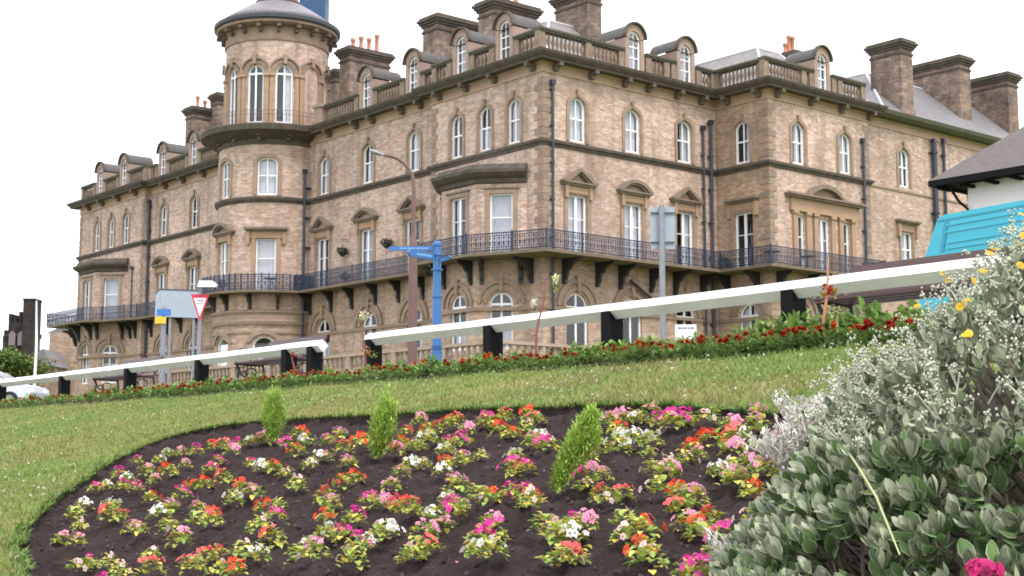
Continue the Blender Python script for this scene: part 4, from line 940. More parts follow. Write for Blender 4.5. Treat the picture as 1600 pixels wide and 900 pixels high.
# ================================================================ street furniture and things behind the bank
BLACKW = mat('black_timber', (0.007, 0.007, 0.009), 0.8, noise=.4, nscale=12, bump=.2, bscale=40, spec=0.15)
RAILW = mat('weathered_white_timber', (0.80, 0.80, 0.80), 0.6, noise=1, nscale=3.2, col2=(0.60, 0.59, 0.58), bump=.15, bscale=30)
KR = 22080.0
def fence_pt(px): Y = KR / (px + 890); return np.array([(px - 800) / F * (Y * CT + 1.2 * ST), Y])
ND = np.array([SX, SY])                                       # square to the rail, away from the camera
def rail_t(px): p = fence_pt(px); return (p - fence_pt(950)) @ TD
S0 = ND @ fence_pt(950)
def FP(t, ds=0.0): return fence_pt(950) + ND * ds + TD * t
ZRAIL = z_of(481.5, KR / 1890)
def knee_rail(pa, pb, posts, label):
    root = empty('knee_rail_fence', (*FP((rail_t(pa)+rail_t(pb))/2), gz(*FP(rail_t(pa)))), 0, label, 'fence', 'white diamond knee rails along the bank')
    ta, tb = rail_t(pa), rail_t(pb); h = 0.069; b = MB(); vs = []
    n = max(2, int(abs(tb - ta) / .6))
    for i in range(n + 1):
        t = ta + (tb - ta) * i / n; w = random.uniform(-.004, .004)
        for dn, dz in ((-h, 0), (0, h), (h, 0), (0, -h)): p = FP(t, dn); vs.append((p[0], p[1], ZRAIL + dz + w))
    fs = [(i*4+k, i*4+(k+1) % 4, (i+1)*4+(k+1) % 4, (i+1)*4+k) for i in range(n) for k in range(4)] + [(3, 2, 1, 0), tuple(n*4 + k for k in range(4))]
    b.add(vs, fs); b.build('rail', RAILW, root)
    for px in posts[::2]:
        t = rail_t(px); b = MB()
        for dn, dz, k in ((-h - .002, 0, 0),):
            for s_ in (-.004, .004): pass
            q = [FP(t - .004, -h - .0015), FP(t + .004, -h - .0015)]; r2 = [FP(t + .004, 0), FP(t - .004, 0)]
            b.add([(q[0][0], q[0][1], ZRAIL), (q[1][0], q[1][1], ZRAIL), (r2[0][0], r2[0][1], ZRAIL + h + .002), (r2[1][0], r2[1][1], ZRAIL + h + .002)], [(0, 1, 2, 3)])
            b.add([(q[0][0], q[0][1], ZRAIL), (q[1][0], q[1][1], ZRAIL), (r2[0][0], r2[0][1], ZRAIL - h - .002), (r2[1][0], r2[1][1], ZRAIL - h - .002)], [(0, 1, 2, 3)])
        b.build('rail_joint', mat('joint_gap', (.08, .08, .08), .9), root)
    for px in posts:
        t = rail_t(px); c = FP(t); g = gz(*c) - .15; hw = .055; b = MB()
        prof = [(-.078, g), (.078, g), (.078, ZRAIL - .004), (.072, ZRAIL - .004), (.0, ZRAIL - .074), (-.072, ZRAIL - .004), (-.078, ZRAIL - .004)]
        k = len(prof); vs = []
        for s in (-1, 1):
            for dn, z in prof: p = c + ND * dn * 1.0 + TD * hw * s; vs.append((p[0], p[1], z))
        b.add(vs, [tuple(range(k)), tuple(range(k, 2*k))[::-1]] + [(i, (i+1) % k, (i+1) % k + k, i + k) for i in range(k)]); b.build('post', BLACKW, root)
    return root
knee_rail(1640, 572, (1590, 1241, 956, 769, 581), 'long white diamond knee rail on black posts running to the flowering shrub')
knee_rail(502, -260, (489, 449, 312, 200, 97, -2, -120), 'white knee rail on black posts left of the gap, going downhill to the car')

# ---- benches
SLAT = mat('varnished_slat', (0.075, 0.032, 0.028), 0.45, noise=.5, nscale=6)
def bench_parts(root):
    L2 = .88
    def board(name, y, z, w, t, ang):
        b = MB(); c, s_ = math.cos(ang), math.sin(ang); vs = []
        for x in (-L2, L2):
            for a, d in ((-w, -t), (w, -t), (w, t), (-w, t)): vs.append((x, y + a*c - d*s_, z + a*s_ + d*c))
        b.add(vs, [(3,2,1,0), (4,5,6,7), (0,1,5,4), (1,2,6,5), (2,3,7,6), (3,0,4,7)]); b.build(name, SLAT, root)
    for i in range(4): board('seat_slat', -.2 + i*.12, .44 - i*.008, .052, .014, 0)
    for i in range(3): board('back_slat', .27 + i*.04, .56 + i*.13, .055, .013, R_(72))
    for x in (-L2 + .06, L2 - .06):
        b = MB()
        b.tube([(x, -.26, 0), (x, -.22, .12), (x, -.18, .3), (x, -.24, .44)], .024, 6)
        b.tube([(x, .34, 0), (x, .24, .2), (x, .22, .42), (x, .30, .62), (x, .37, .86)], .024, 6)
        b.tube([(x, -.26, .42), (x, .22, .40)], .024, 6)
        b.tube([(x, .32, .70), (x, .1, .72), (x, -.16, .70), (x, -.26, .64), (x, -.25, .56), (x, -.19, .56)], .022, 6)
        b.tube([(x, -.24, .44), (x, -.2, .56), (x, -.19, .58)], .018, 6)
        for cz, cy, r in ((.26, .02, .09), (.24, -.1, .05), (.55, .05, .07)):
            b.tube([(x, cy + r*math.cos(a), cz + r*math.sin(a)) for a in np.linspace(0, 2*math.pi, 13)], .013, 5)
        b.tube([(x, -.24, .08), (x, 0, .18), (x, .3, .08)], .016, 6)
        b.build('bench_end', IRON, root)
KB = 27510.0
def bench(pxc, label, first=None):
    Y = KB / (pxc + 890); p = base_at(pxc, Y); rz = math.atan2(TD[1], TD[0])
    # front of the seat looks down the bank
    r = empty('park_bench', (0, 0, 0), 0, label, 'bench', 'benches behind the white rail')
    bench_parts(r); r.location = (p[0], p[1], p[2]); r.rotation_euler = (0, 0, rz + math.pi); r.scale = (1, 1, .81)
    return r
bench(1425, 'dark slatted bench with black iron ends nearest the shrub and turquoise van')
bench(430, 'dark slatted bench with iron scroll ends just left of the gap in the rail')
bench(192, 'far dark slatted bench below the sign with blue and yellow plates')

GREYM = mat('galvanised_steel', (0.26, 0.27, 0.30), 0.5, 0.4, noise=.3, nscale=5)
SIGNBACK = mat('sign_back_grey', (0.30, 0.36, 0.42), 0.55, noise=.15, nscale=3)
BLUEP = mat('blue_paint', (0.030, 0.135, 0.36), 0.4, noise=.15, nscale=4)
BROWNP = mat('brown_column_paint', (0.155, 0.085, 0.075), 0.6, noise=.3, nscale=3)
REDP = mat('red_sign', (0.55, 0.02, 0.05), 0.5); WHS = mat('white_sign', (0.78, 0.78, 0.78), 0.5); BLK = mat('black_print', (0.02, 0.02, 0.02), 0.6)
YEL = mat('yellow_plate', (0.75, 0.42, 0.03), 0.5)
def textobj(txt, size, m, parent, loc, rot, name='lettering', ext=.002):
    cu = bpy.data.curves.new(name, 'FONT'); cu.body = txt; cu.size = size; cu.align_x = 'CENTER'; cu.align_y = 'CENTER'; cu.extrude = ext
    o = bpy.data.objects.new(name, cu); COL.objects.link(o); cu.materials.append(m)
    dg = bpy.context.evaluated_depsgraph_get(); me = bpy.data.meshes.new_from_object(o.evaluated_get(dg)); bpy.data.objects.remove(o)
    o = bpy.data.objects.new(name, me); COL.objects.link(o); o.parent = parent; o.matrix_parent_inverse = parent_world(parent).inverted()
    o.location = loc; o.rotation_euler = rot; return o

# ---- blue fingerpost
Y = 30.0; p = base_at(682, Y); ztop = z_of(377, Y)
fp = empty('fingerpost', p, 0, 'blue fingerpost with pointing arms beside the brown lamp column', 'signpost')
b = MB(); b.lathe(p, [(.12, p[2]), (.12, p[2] + .5), (.10, p[2] + .52), (.10, ztop - 1.2), (.085, ztop - 1.18), (.085, ztop - .12), (.10, ztop - .1), (.10, ztop - .04), (.05, ztop)], 20)
for z in (p[2] + .52, p[2] + .6, z_of(545, Y), z_of(540, Y), ztop - 1.2, ztop - .62, ztop - .3): b.lathe(p, [(.085, z - .02), (.125, z - .015), (.125, z + .015), (.085, z + .02)], 20)
b.build('post', BLUEP, fp, False)
def finger(ang, L_, z, hgt, name='finger_board'):
    d = np.array([math.cos(ang), math.sin(ang)]); n = np.array([-d[1], d[0]]); b = MB()
    poly = [(.09, -hgt/2), (L_, -hgt/2), (L_ + .12, 0), (L_, hgt/2), (.09, hgt/2)]
    fr = lambda u, zz, nn: (p[0] + d[0]*u + n[0]*nn, p[1] + d[1]*u + n[1]*nn, z + zz)
    b.prism(poly, fr, -.02, .02); o = b.build(name, BLUEP, fp)
    b = MB(); 
    for k in range(7): u0 = .2 + k * (L_ - .35) / 7; b.add([fr(u0, -hgt*.16, .024), fr(u0 + (L_ - .35) / 9, -hgt*.16, .024), fr(u0 + (L_ - .35) / 9, hgt*.16, .024), fr(u0, hgt*.16, .024)], [(0, 1, 2, 3)]); b.add([fr(u0, -hgt*.16, -.024), fr(u0 + (L_ - .35) / 9, -hgt*.16, -.024), fr(u0 + (L_ - .35) / 9, hgt*.16, -.024), fr(u0, hgt*.16, -.024)], [(0, 1, 2, 3)])
    b.build('worn_lettering', mat('faded_lettering', (.16, .32, .55), .6), o)
finger(R_(178), .98, z_of(388, Y), .095); finger(R_(232), .85, z_of(402, Y), .15); finger(R_(-62), .6, z_of(408, Y), .09)

# ---- brown street lamp
Y = 38.0; p = base_at(644, Y); zt = z_of(262, Y); zm = z_of(372, Y)
lp = empty('street_lamp', p, 0, 'brown street lamp column with curved arm left of the fingerpost', 'street lamp')
b = MB(); b.lathe(p, [(.14, p[2]), (.14, p[2] + .3), (.125, p[2] + .4), (.118, zm - .2), (.06, zm + .15), (.055, zt - .5)], 16); ar = []
for t in np.linspace(0, 1, 14): a = t * math.pi / 2 * .86; ar.append((p[0] - .85 * (1 - math.cos(a)), p[1], zt - .5 + .85 * math.sin(a)))
xe = at_depth(600, 243, Y); ar += [(xe[0], p[1], xe[2])]; b.tube(ar, [.05] * 14 + [.035], 8); b.build('column', BROWNP, lp)
hd = at_depth(578, 236, Y); b = MB(); vs = []
for i, (t, w_, h_) in enumerate(((0, .02, .02), (.12, .10, .06), (.35, .13, .085), (.65, .11, .07), (.9, .05, .045), (1, .03, .03))):
    c = np.array(xe) * t + np.array(hd) * (1 - t); 
    for k in range(10): a = 2*math.pi*k/10; vs.append((c[0] + .02*math.cos(a), c[1] + w_*math.cos(a), c[2] + h_*math.sin(a)*(1.0 if math.sin(a) > 0 else .6)))
b.add(vs, [(i*10+k, i*10+(k+1) % 10, (i+1)*10+(k+1) % 10, (i+1)*10+k) for i in range(5) for k in range(10)] + [tuple(range(10)), tuple(50 + k for k in range(10))]); b.build('lantern', mat('lantern_grey', (.22, .22, .25), .5), lp, True)

# ---- GIVE WAY sign with its light
Y = 50.0; p = base_at(309, Y); c = at_depth(313.5, 476, Y); w_ = .32
gs = empty('give_way_sign', p, 0, 'red bordered triangular GIVE WAY sign on a grey post with a light above', 'road sign')
b = MB(); b.tube([p, (p[0], p[1], z_of(444, Y))], [.085, .06], 12); b.build('post', GREYM, gs)
yf = p[1] - .09; b = MB(); H = .98
def tri(b, k, y0, y1, zc=None):
    zc = zc or c[2]; P = [(c[0] - .33*k, zc + .36*k), (c[0] + .33*k, zc + .36*k), (c[0], zc - .62*k)]
    b.add([(x, y, z) for y in (y0, y1) for x, z in P], [(0, 1, 2), (5, 4, 3), (0, 1, 4, 3), (1, 2, 5, 4), (2, 0, 3, 5)])
tri(b, 1.0, yf, yf - .02); pl = b.build('sign_plate', REDP, gs)
b = MB(); tri(b, .68, yf - .022, yf - .026, c[2] - .015); b.build('white_field', WHS, pl)
textobj('GIVE', .115, BLK, gs, (c[0], yf - .03, c[2] + .13), (R_(90), 0, 0)); textobj('WAY', .115, BLK, gs, (c[0], yf - .03, c[2] + .02), (R_(90), 0, 0))
b = MB(); q = at_depth(326, 446, Y); b.prism([(q[0] - .33, q[2] - .1), (q[0] + .35, q[2] - .1), (q[0] + .38, q[2] + .0), (q[0] + .2, q[2] + .13), (q[0] - .26, q[2] + .13)], lambda u, z, n: (u, p[1] - .3 + n, z), -.1, .1); b.build('sign_light', mat('light_housing', (.62, .63, .68), .5), gs)
b = MB(); b.tube([(p[0], p[1], z_of(458, Y)), (p[0] - .1, p[1] - .1, z_of(440, Y)), (q[0] - .2, p[1] - .3, q[2] + .16)], .03, 8); b.build('light_bracket', GREYM, gs)

# ---- big grey sign seen from behind
Y = 54.0
sb = empty('direction_sign', base_at(272, Y), 0, 'big blank grey back of a direction sign left of the triangular sign', 'road sign')
A = at_depth(251, 452, Y)[:2]; B = at_depth(312, 452, Y + .5)[:2]; A2 = at_depth(244.5, 452, Y + 1.6)[:2]
z1, z0 = z_of(453, Y), z_of(495, Y)
def plate(b, P, Q, z0, z1, t=.03): d = (Q - P); L_ = np.linalg.norm(d); d = d / L_; b.obox((P + Q) / 2, d, (-d[1], d[0]), L_/2, t, z0, z1)
b = MB(); plate(b, A, B, z0, z1); plate(b, A2, A, z0, z1); b.build('sign_panel', SIGNBACK, sb)
b = MB(); plate(b, A, B, z1 + .001, z1 + .05, .05); plate(b, A2, A, z1 + .001, z1 + .05, .05); b.build('sign_frame', mat('dark_frame', (.06, .065, .08), .6), sb)
for P in (A * .75 + B * .25, A * .15 + B * .85):
    b = MB(); q = P + np.array([0.0, .09]); b.tube([(q[0], q[1], gz(*q)), (q[0], q[1], z1 - .1)], .05, 10); b.build('post', GREYM, sb)

# ---- post with blue and yellow plates
Y = 43.0; p = base_at(252.5, Y)
ps = empty('parking_sign', p, 0, 'small blue plate over yellow plate on a grey post, far left', 'road sign')
b = MB(); b.tube([p, (p[0], p[1], z_of(480, Y))], [.09, .07], 10); b.build('post', GREYM, ps)
def faceplate(root, name, px0, py0, px1, py1, Y, m, dy=-.12):
    a = at_depth(px0, py0, Y); c_ = at_depth(px1, py1, Y); b = MB(); b.box(a[0], c_[0], Y + dy - .02, Y + dy, c_[2], a[2]); return b.build(name, m, root)
faceplate(ps, 'blue_plate', 247, 483.5, 268.5, 494, Y, mat('blue_plate', (.03, .14, .42), .4)); faceplate(ps, 'yellow_plate', 244, 495.5, 261, 506, Y, YEL)

# ---- grey sign back on its own post in front of the right hand face
Y = 35.0; p = base_at(1036.5, Y)
g2 = empty('road_sign', p, 0, 'tall pale grey sign back on a steel post before the right hand doors', 'road sign')
b = MB(); b.tube([p, (p[0], p[1], z_of(320, Y))], .075, 12); b.build('post', GREYM, g2)
for x0_, x1_ in ((1017, 1035.5), (1037.5, 1056)):
    pl = faceplate(g2, 'sign_panel', x0_, 322, x1_, 388, Y, SIGNBACK, .13)
for py in (332, 378): faceplate(g2, 'sign_clamp', 1017, py - 1.2, 1055, py + 1.2, Y, mat('dark_frame', (.06, .065, .08), .6), .09)

# ---- white notice board
Y = 30.0; p = base_at(1070, Y)
nb_ = empty('notice_board', p, 0, 'small white notice board standing before the arched ground floor windows', 'notice')
pl = faceplate(nb_, 'panel', 1054, 508, 1087, 530, Y, WHS)
for px in (1057, 1084): b = MB(); q = at_depth(px, 510, Y); b.tube([(q[0], Y, gz(q[0], Y)), (q[0], Y, z_of(509, Y))], .03, 8); b.build('leg', WHS, nb_)
b = MB(); pur = mat('purple_print', (.16, .12, .35), .6)
for k, (a, c_) in enumerate(((1058, 1063), (1064, 1067), (1068, 1072), (1074, 1077), (1078, 1083))):
    P = at_depth(a, 512, Y); Q = at_depth(c_, 515, Y); b.box(P[0], Q[0], Y - .145, Y - .142, Q[2], P[2])
b.build('printed_line', pur, pl)

# ---- flagpole far left
Y = 80.0; p = base_at(52, Y); t_ = at_depth(57, 470, Y); fpole = MB(); fpole.tube([p, (p[0] + .05, p[1], z_of(540, Y)), (t_[0], Y, t_[2])], [.085, .075, .04], 10)
o = fpole.build('flagpole', WHITE); tag(o, 'slim white flagpole standing in front of the dark ruined tower', 'flagpole')

# ---- stone balustrade on the terrace in front of the hotel
BS = mat('terrace_stone', (.42, .32, .26), .9, noise=1, nscale=2, col2=(.25, .185, .15), bump=.3, bscale=14)
zc = z_of(531, 60.2); cor = np.array([(772 - 800) / F * 60.2, 60.2]); zc = 4.70
cor = C0 - dR * 8 * 1.0 + (-dL) * 6.06
tb = empty('terrace_balustrade', (*cor, gz(*cor)), 0, 'long pinkish stone balustrade on the terrace in front of the hotel', 'balustrade')
def bal_run(P, Q, every=.42):
    L_ = np.linalg.norm(Q - P); d = (Q - P) / L_; n = np.array([-d[1], d[0]]); b = MB(); c_ = (P + Q) / 2
    zb_ = min(gz(*P), gz(*Q)) - .3; b.obox(c_, d, n, L_/2, .16, zb_, zc - .95); b.obox(c_, d, n, L_/2, .2, zc - .949, zc - .82); b.build('plinth', BS, tb)
    b = MB(); b.obox(c_, d, n, L_/2, .2, zc - .14, zc); b.build('coping', BS, tb)
    b = MB(); k = int(L_ / every)
    for i in range(k):
        q = P + d * L_ * (i + .5) / k
        if i % 9 == 8: b.obox(q, d, n, .2, .18, zc - .82, zc - .141)
        else: b.lathe(q, [(.07, zc - .82), (.1, zc - .76), (.06, zc - .68), (.12, zc - .5), (.07, zc - .25), (.1, zc - .141)], 6, cap=False)
    o = b.build('balusters', BS, tb); o['kind'] = 'stuff'
bal_run(cor, cor + dL * 36); bal_run(cor + dR * .2, cor + dR * 26)

# ---- ruined dark tower, low house, distant tree
DK = masonry('dark_church_stone', (.034, .028, .028), (.022, .019, .019), (.02, .018, .018), .8, .4, stain_amt=.4)
Y = 150.0
rt = empty('ruined_tower', base_at(30, Y), 0, 'dark stone church tower with broken battlements and a tall stair turret', 'church tower')
def X(px, Y): return (px - 800) / F * Y * 1.005
b = MB(); x0, x1 = X(14, Y), X(50, Y); zt = z_of(503, Y); b.box(x0, x1, Y, Y + 3, 1, zt); b.box(x0 - .25, x1 + .1, Y - .2, Y + 3.2, zt - 1.6, zt - 1.1); b.build('tower_body', DK, rt)
b = MB(); w_ = (x1 - x0) / 9
for k in range(5):
    h_ = (.9, .7, 1.1, .5, .8)[k]; b.box(x0 + k*2*w_, x0 + k*2*w_ + w_, Y, Y + 3, zt + .002, zt + h_)
b.build('battlement', DK, rt)
b = MB(); b.box(X(39, Y), X(57, Y), Y - .6, Y + 1.6, 1, z_of(470, Y)); b.box(X(38.4, Y), X(57.8, Y), Y - .7, Y + 1.7, z_of(470, Y) + .002, z_of(467, Y)); b.build('stair_turret', DK, rt)
b = MB(); b.box(X(4, Y), X(13.6, Y), Y + .4, Y + 2.5, 1, z_of(524, Y)); b.box(X(5, Y), X(8, Y), Y + .5, Y + 2.2, z_of(524, Y) + .002, z_of(515, Y)); b.build('buttress', DK, rt)
for px in (22, 36): b = MB(); b.prism([(X(px, Y) - .35, z_of(540, Y)), (X(px, Y) + .35, z_of(540, Y)), (X(px, Y) + .35, z_of(522, Y)), (X(px, Y), z_of(517, Y)), (X(px, Y) - .35, z_of(522, Y))], lambda u, z, n: (u, Y - .21 - n, z), 0, .05); b.build('louvre_window', mat('louvre', (.16, .14, .14), .9), rt)
Y = 128.0
lh = empty('stone_house', base_at(95, Y), 0, 'low gabled stone house adjoining the far left end of the hotel', 'house')
xa, xb = X(79, Y), X(136, Y); ze = z_of(520, Y); b = MB(); b.box(xa, xb, Y, Y + 8, 1, ze); b.build('wall', ASHLAR, lh)
b = MB(); b.prism([(xa - .3, ze), (xb, ze), (xb, ze + 1.5), (xa + 3.2, ze + 1.5)], lambda u, z, n: (u, Y + 4 + n, z), -4, 4); b.build('roof', SLATE, lh)
Y2 = 122.0; b = MB(); xc, xd = X(62, Y2), X(81, Y2); b.box(xc, xd, Y2, Y2 + 5, 1, z_of(560, Y2)); b.build('lean_to_wall', ASHLAR, lh)
b = MB(); b.prism([(xc - .2, z_of(572, Y2)), (xd + .3, z_of(572, Y2)), (xc + .5, z_of(545, Y2)), (xc - .2, z_of(553, Y2))], lambda u, z, n: (u, Y2 - .3 + n, z), 0, 5); b.build('lean_to_roof', SLATE, lh)
for px in (66, 75): faceplate(lh, 'window', px - 1.5, 576, px + 1.5, 583, Y2, WHITE, -.05)

def leaf_proto(L_=1.0, W_=.5, fold=.12, tipc=(1, 1, 1), basec=(1, 1, 1), edgec=None):
    """leaf along +Z, width X, normal Y; quads"""
    ts = [0, .3, .65, 1]; ws = [.1, .42, .36, .03]; V = []; C = []
    for t, w_ in zip(ts, ws):
        for s in (-1, 0, 1):
            V.append((s * w_ * W_ * 1.1, (abs(s) * fold * w_ * 2 - .18 * t * t) * L_, t * L_))
            cc = np.array(basec) * (1 - t) + np.array(tipc) * t
            if s != 0 and edgec is not None: cc = np.array(edgec)
            C.append(cc)
    Fq = []
    for i in range(3):
        for k in (0, 1): a = i*3 + k; Fq.append((a, a+1, a+4, a+3))
    return np.array(V, float), np.array(Fq), np.array(C, float)
def rand_dirs(n, up=0.0):
    d = rng.normal(size=(n, 3)); d /= np.linalg.norm(d, axis=1, keepdims=True); d[:, 2] += up; return d / np.linalg.norm(d, axis=1, keepdims=True)
# distant tree
Y = 92.0; p = base_at(22, Y)
tr = empty('broadleaf_tree', p, 0, 'low green tree in front of the dark ruined tower', 'tree')
b = MB(); b.tube([p, (p[0] + .1, Y, p[2] + 1.4), (p[0], Y, p[2] + 2.6)], [.22, .16, .08], 8)
for a in range(7): t = a * .9; b.tube([(p[0], Y, p[2] + 1.3), (p[0] + 1.5*math.cos(t), Y + 1.5*math.sin(t), p[2] + 3.2)], [.09, .03], 6)
b.build('trunk', mat('bark', (.10, .075, .055), .9), tr)
N = 9000; cl = rng.normal(size=(26, 3)) * np.array([1.0, 1.0, .55]) + np.array([p[0] - 1.0, Y, p[2] + 2.45]); ci = rng.integers(0, 26, N)
T = cl[ci] + rng.normal(size=(N, 3)) * np.array([.5, .5, .35]); T[:, 2] = np.clip(T[:, 2], p[2] + .3, None)
V, Fq, C = leaf_proto(.22, .2); C = C * np.array([.13, .19, .05])
v, f_, c_ = scatter(V, Fq, C, basis(rand_dirs(N, .3)), T, np.repeat(rng.uniform(.6, 1.5, (N, 1)), 3, 1)); np_mesh('crown', v, f_, LEAF, c_)
o = bpy.data.objects['crown']; o.parent = tr; o.matrix_parent_inverse = parent_world(tr).inverted()

# ---- parked car, far left
def car(loc, rz, paint, label):
    r = empty('parked_car', (0, 0, 0), 0, label, 'car')
    body = [(-2.1, .35), (-2.12, .75), (-2.0, .92), (-1.1, 1.0), (1.2, .98), (2.0, .82), (2.15, .6), (2.12, .32)]
    b = MB(); fr = lambda u, z, n: (u, n, z); b.prism(body, fr, -.85, .85); o = b.build('body', paint, r)
    cabin = [(-1.75, .96), (-1.35, 1.38), (-.9, 1.47), (.15, 1.47), (.55, 1.36), (1.2, .97)]; b = MB(); b.prism(cabin, fr, -.72, .72); b.build('roof', paint, r)
    g = MB()
    for s in (-1, 1): g.add([fr(u, z, s*.725) for u, z in [(-1.5, 1.0), (-1.2, 1.34), (-.15, 1.38), (-.15, 1.0)]], [(0, 1, 2, 3)]); g.add([fr(u, z, s*.725) for u, z in [(-.05, 1.0), (-.05, 1.38), (.42, 1.32), (1.0, 1.0)]], [(0, 1, 2, 3)])
    g.add([(1.19, -.62, 1.0), (1.19, .62, 1.0), (.6, .6, 1.37), (.6, -.6, 1.37)], [(0, 1, 2, 3)]); g.build('window', mat('car_glass', (.03, .035, .04), .08), r)
    for x in (-1.3, 1.35):
        for s in (-1, 1):
            w_ = MB(); w_.tube([(x, s*.68, .32), (x, s*.88, .32)], .32, 18); t_ = w_.build('wheel', mat('tyre', (.02, .02, .02), .9), r)
            w_ = MB(); w_.tube([(x, s*.882, .32), (x, s*.895, .32)], .19, 14); w_.build('rim', GREYM, t_)
    for s in (-1, 1): h = MB(); h.box(2.0, 2.14, s*.62 - .14, s*.62 + .14, .62, .74); h.build('headlight', WHS, r)
    r.location = tuple(loc); r.rotation_euler = (0, 0, rz)
    return r
car(base_at(-26, 52), R_(-4), mat('silver_paint', (.52, .54, .60), .3, .3), 'silver car behind the white knee rail at the far left edge')

# ---- turquoise van (right, behind bench and shrub)
TURQ = mat('turquoise_paint', (0.028, 0.40, 0.52), 0.35, noise=.08, nscale=2); TURQD = mat('turquoise_shadow_gap', (0.02, 0.26, 0.36), 0.5)
dv = np.array([-math.sin(R_(31)), math.cos(R_(31))]); Yv = 22.0; e0 = at_depth(1466, 337, Yv); zroof = e0[2]; P0 = e0[:2]; gv = gz(*P0)
nv = np.array([dv[1], -dv[0]]); nv = -nv if nv @ (-P0) < 0 else nv      # towards the camera
van = empty('high_roof_van', (*P0, gv), 0, 'turquoise high roofed van with ribbed sides behind the bench and shrub', 'van')
Lv = 5.2
fv = lambda u, z, n: (P0[0] - dv[0]*u + nv[0]*n, P0[1] - dv[1]*u + nv[1]*n, z)
side = [(-.42, gv + .4), (-.50, gv + 1.0), (-.42, z_of(400, Yv) - .02), (-.30, z_of(400, Yv) + .02), (-.02, zroof - .05), (.12, zroof), (Lv, zroof), (Lv + .05, gv + .4)]
b = MB(); b.prism(side, fv, -1.9, 0); b.build('body', TURQ, van)
b = MB(); zl = z_of(400, Yv)
for k, zz in enumerate((zroof - .19, zroof - .30, zroof - .47, zroof - .56)):
    b.prism([(.16, zz), (Lv - .3, zz), (Lv - .3, zz + .028), (.16, zz + .028)], fv, .0, .018)
b.build('side_rib', TURQ, van)
b = MB(); b.prism([(.02, zl + .06), (.09, zl + .06), (.2, zroof - .12), (.13, zroof - .12)], fv, 0, .014); b.prism([(-.02, zroof - .10), (Lv, zroof - .10), (Lv, zroof - .07), (-.02, zroof - .07)], fv, 0, .012); b.build('panel_seam', TURQD, van)
b = MB(); b.prism([(.3, gv + 1.1), (1.2, gv + 1.1), (1.2, gv + 1.28), (.45, gv + 1.28)], fv, .001, .02); b.build('window', mat('car_glass', (.03, .035, .04), .08), van)
b = MB(); b.prism([(-.45, gv + .95), (Lv, gv + .95), (Lv, gv + 1.0), (-.45, gv + 1.0)], fv, .001, .03); b.build('trim_strip', WHS, van)
for u in (.5, Lv - .9):
    b = MB(); b.tube([fv(u, gv + .36, -.25), fv(u, gv + .36, .02)], .36, 20); t_ = b.build('wheel', mat('tyre', (.02, .02, .02), .9), van)
    b = MB(); b.tube([fv(u, gv + .36, .021), fv(u, gv + .36, .035)], .2, 14); b.build('rim', GREYM, t_)

# ---- white rendered house with a dark hipped roof, right edge
Yh = 38.0; A = at_depth(1512, 290, Yh)[:2]; dh = -dL; nh = -dR if False else np.array([-dh[1], dh[0]])
nh = -dR
zw = z_of(282, Yh); hs = empty('rendered_house', (*A, gz(*A)), 0, 'white rendered house with dark hipped roof at the right edge', 'house')
fh = lambda u, z, n: (A[0] + dh[0]*u + nh[0]*n, A[1] + dh[1]*u + nh[1]*n, z)
b = MB(); b.prism([(0, 1.5), (11, 1.5), (11, zw), (0, zw)], fh, -9, 0); b.build('wall', mat('white_render', (.74, .72, .76), .85, noise=.1, nscale=1.5, bump=.2, bscale=40), hs)
ov = .75; b = MB(); E0, E1 = -ov, 11 + ov; rz_ = zw + 4.2
vs = [fh(E0, zw, ov), fh(E1, zw, ov), fh(E1, zw, -9 - ov), fh(E0, zw, -9 - ov), fh(4.5, rz_, -4.5), fh(6.5, rz_, -4.5)]
b.add(vs, [(0, 1, 5, 4), (1, 2, 5), (2, 3, 4, 5), (3, 0, 4)], [(0, 0), (12, 0), (12, 5), (0, 5), (4, 5), (7, 5)]); b.build('roof', mat('brown_tile_roof', (.075, .066, .066), .8, noise=1, nscale=5, col2=(.13, .105, .10), bump=.6, bscale=10), hs)
b = MB(); b.prism([(E0, zw - .16), (E1, zw - .16), (E1, zw - .005), (E0, zw - .005)], fh, ov - .12, ov); b.prism([(E0, zw - .16), (E0 + .12, zw - .16), (E0 + .12, zw - .005), (E0, zw - .005)], fh, -9 - ov, ov - .121)
b.prism([(E0 + .121, zw - .10), (E1, zw - .10), (E1, zw - .02), (E0 + .121, zw - .02)], fh, -9, ov - .121); b.build('eaves', BLACKW, hs)
b = MB()
for k in range(16): u = -.6 + k*.72; b.prism([(u, zw - .24), (u + .12, zw - .24), (u + .12, zw - .161), (u, zw - .161)], fh, .003, ov - .2)
b.build('rafter_ends', BLACKW, hs)
b = MB(); b.tube([fh(-.25, zw - .2, .5), fh(-.1, zw - .6, .3), fh(.02, zw - .8, .08), fh(.08, zw - 3, .08)], .04, 8); b.build('drainpipe', BLACKW, hs)
b = MB(); b.tube([fh(-.3, zw - 1.25, .2), fh(1.2, zw - 1.2, .2)], .05, 8); b.build('wall_bracket', BROWNP, hs)

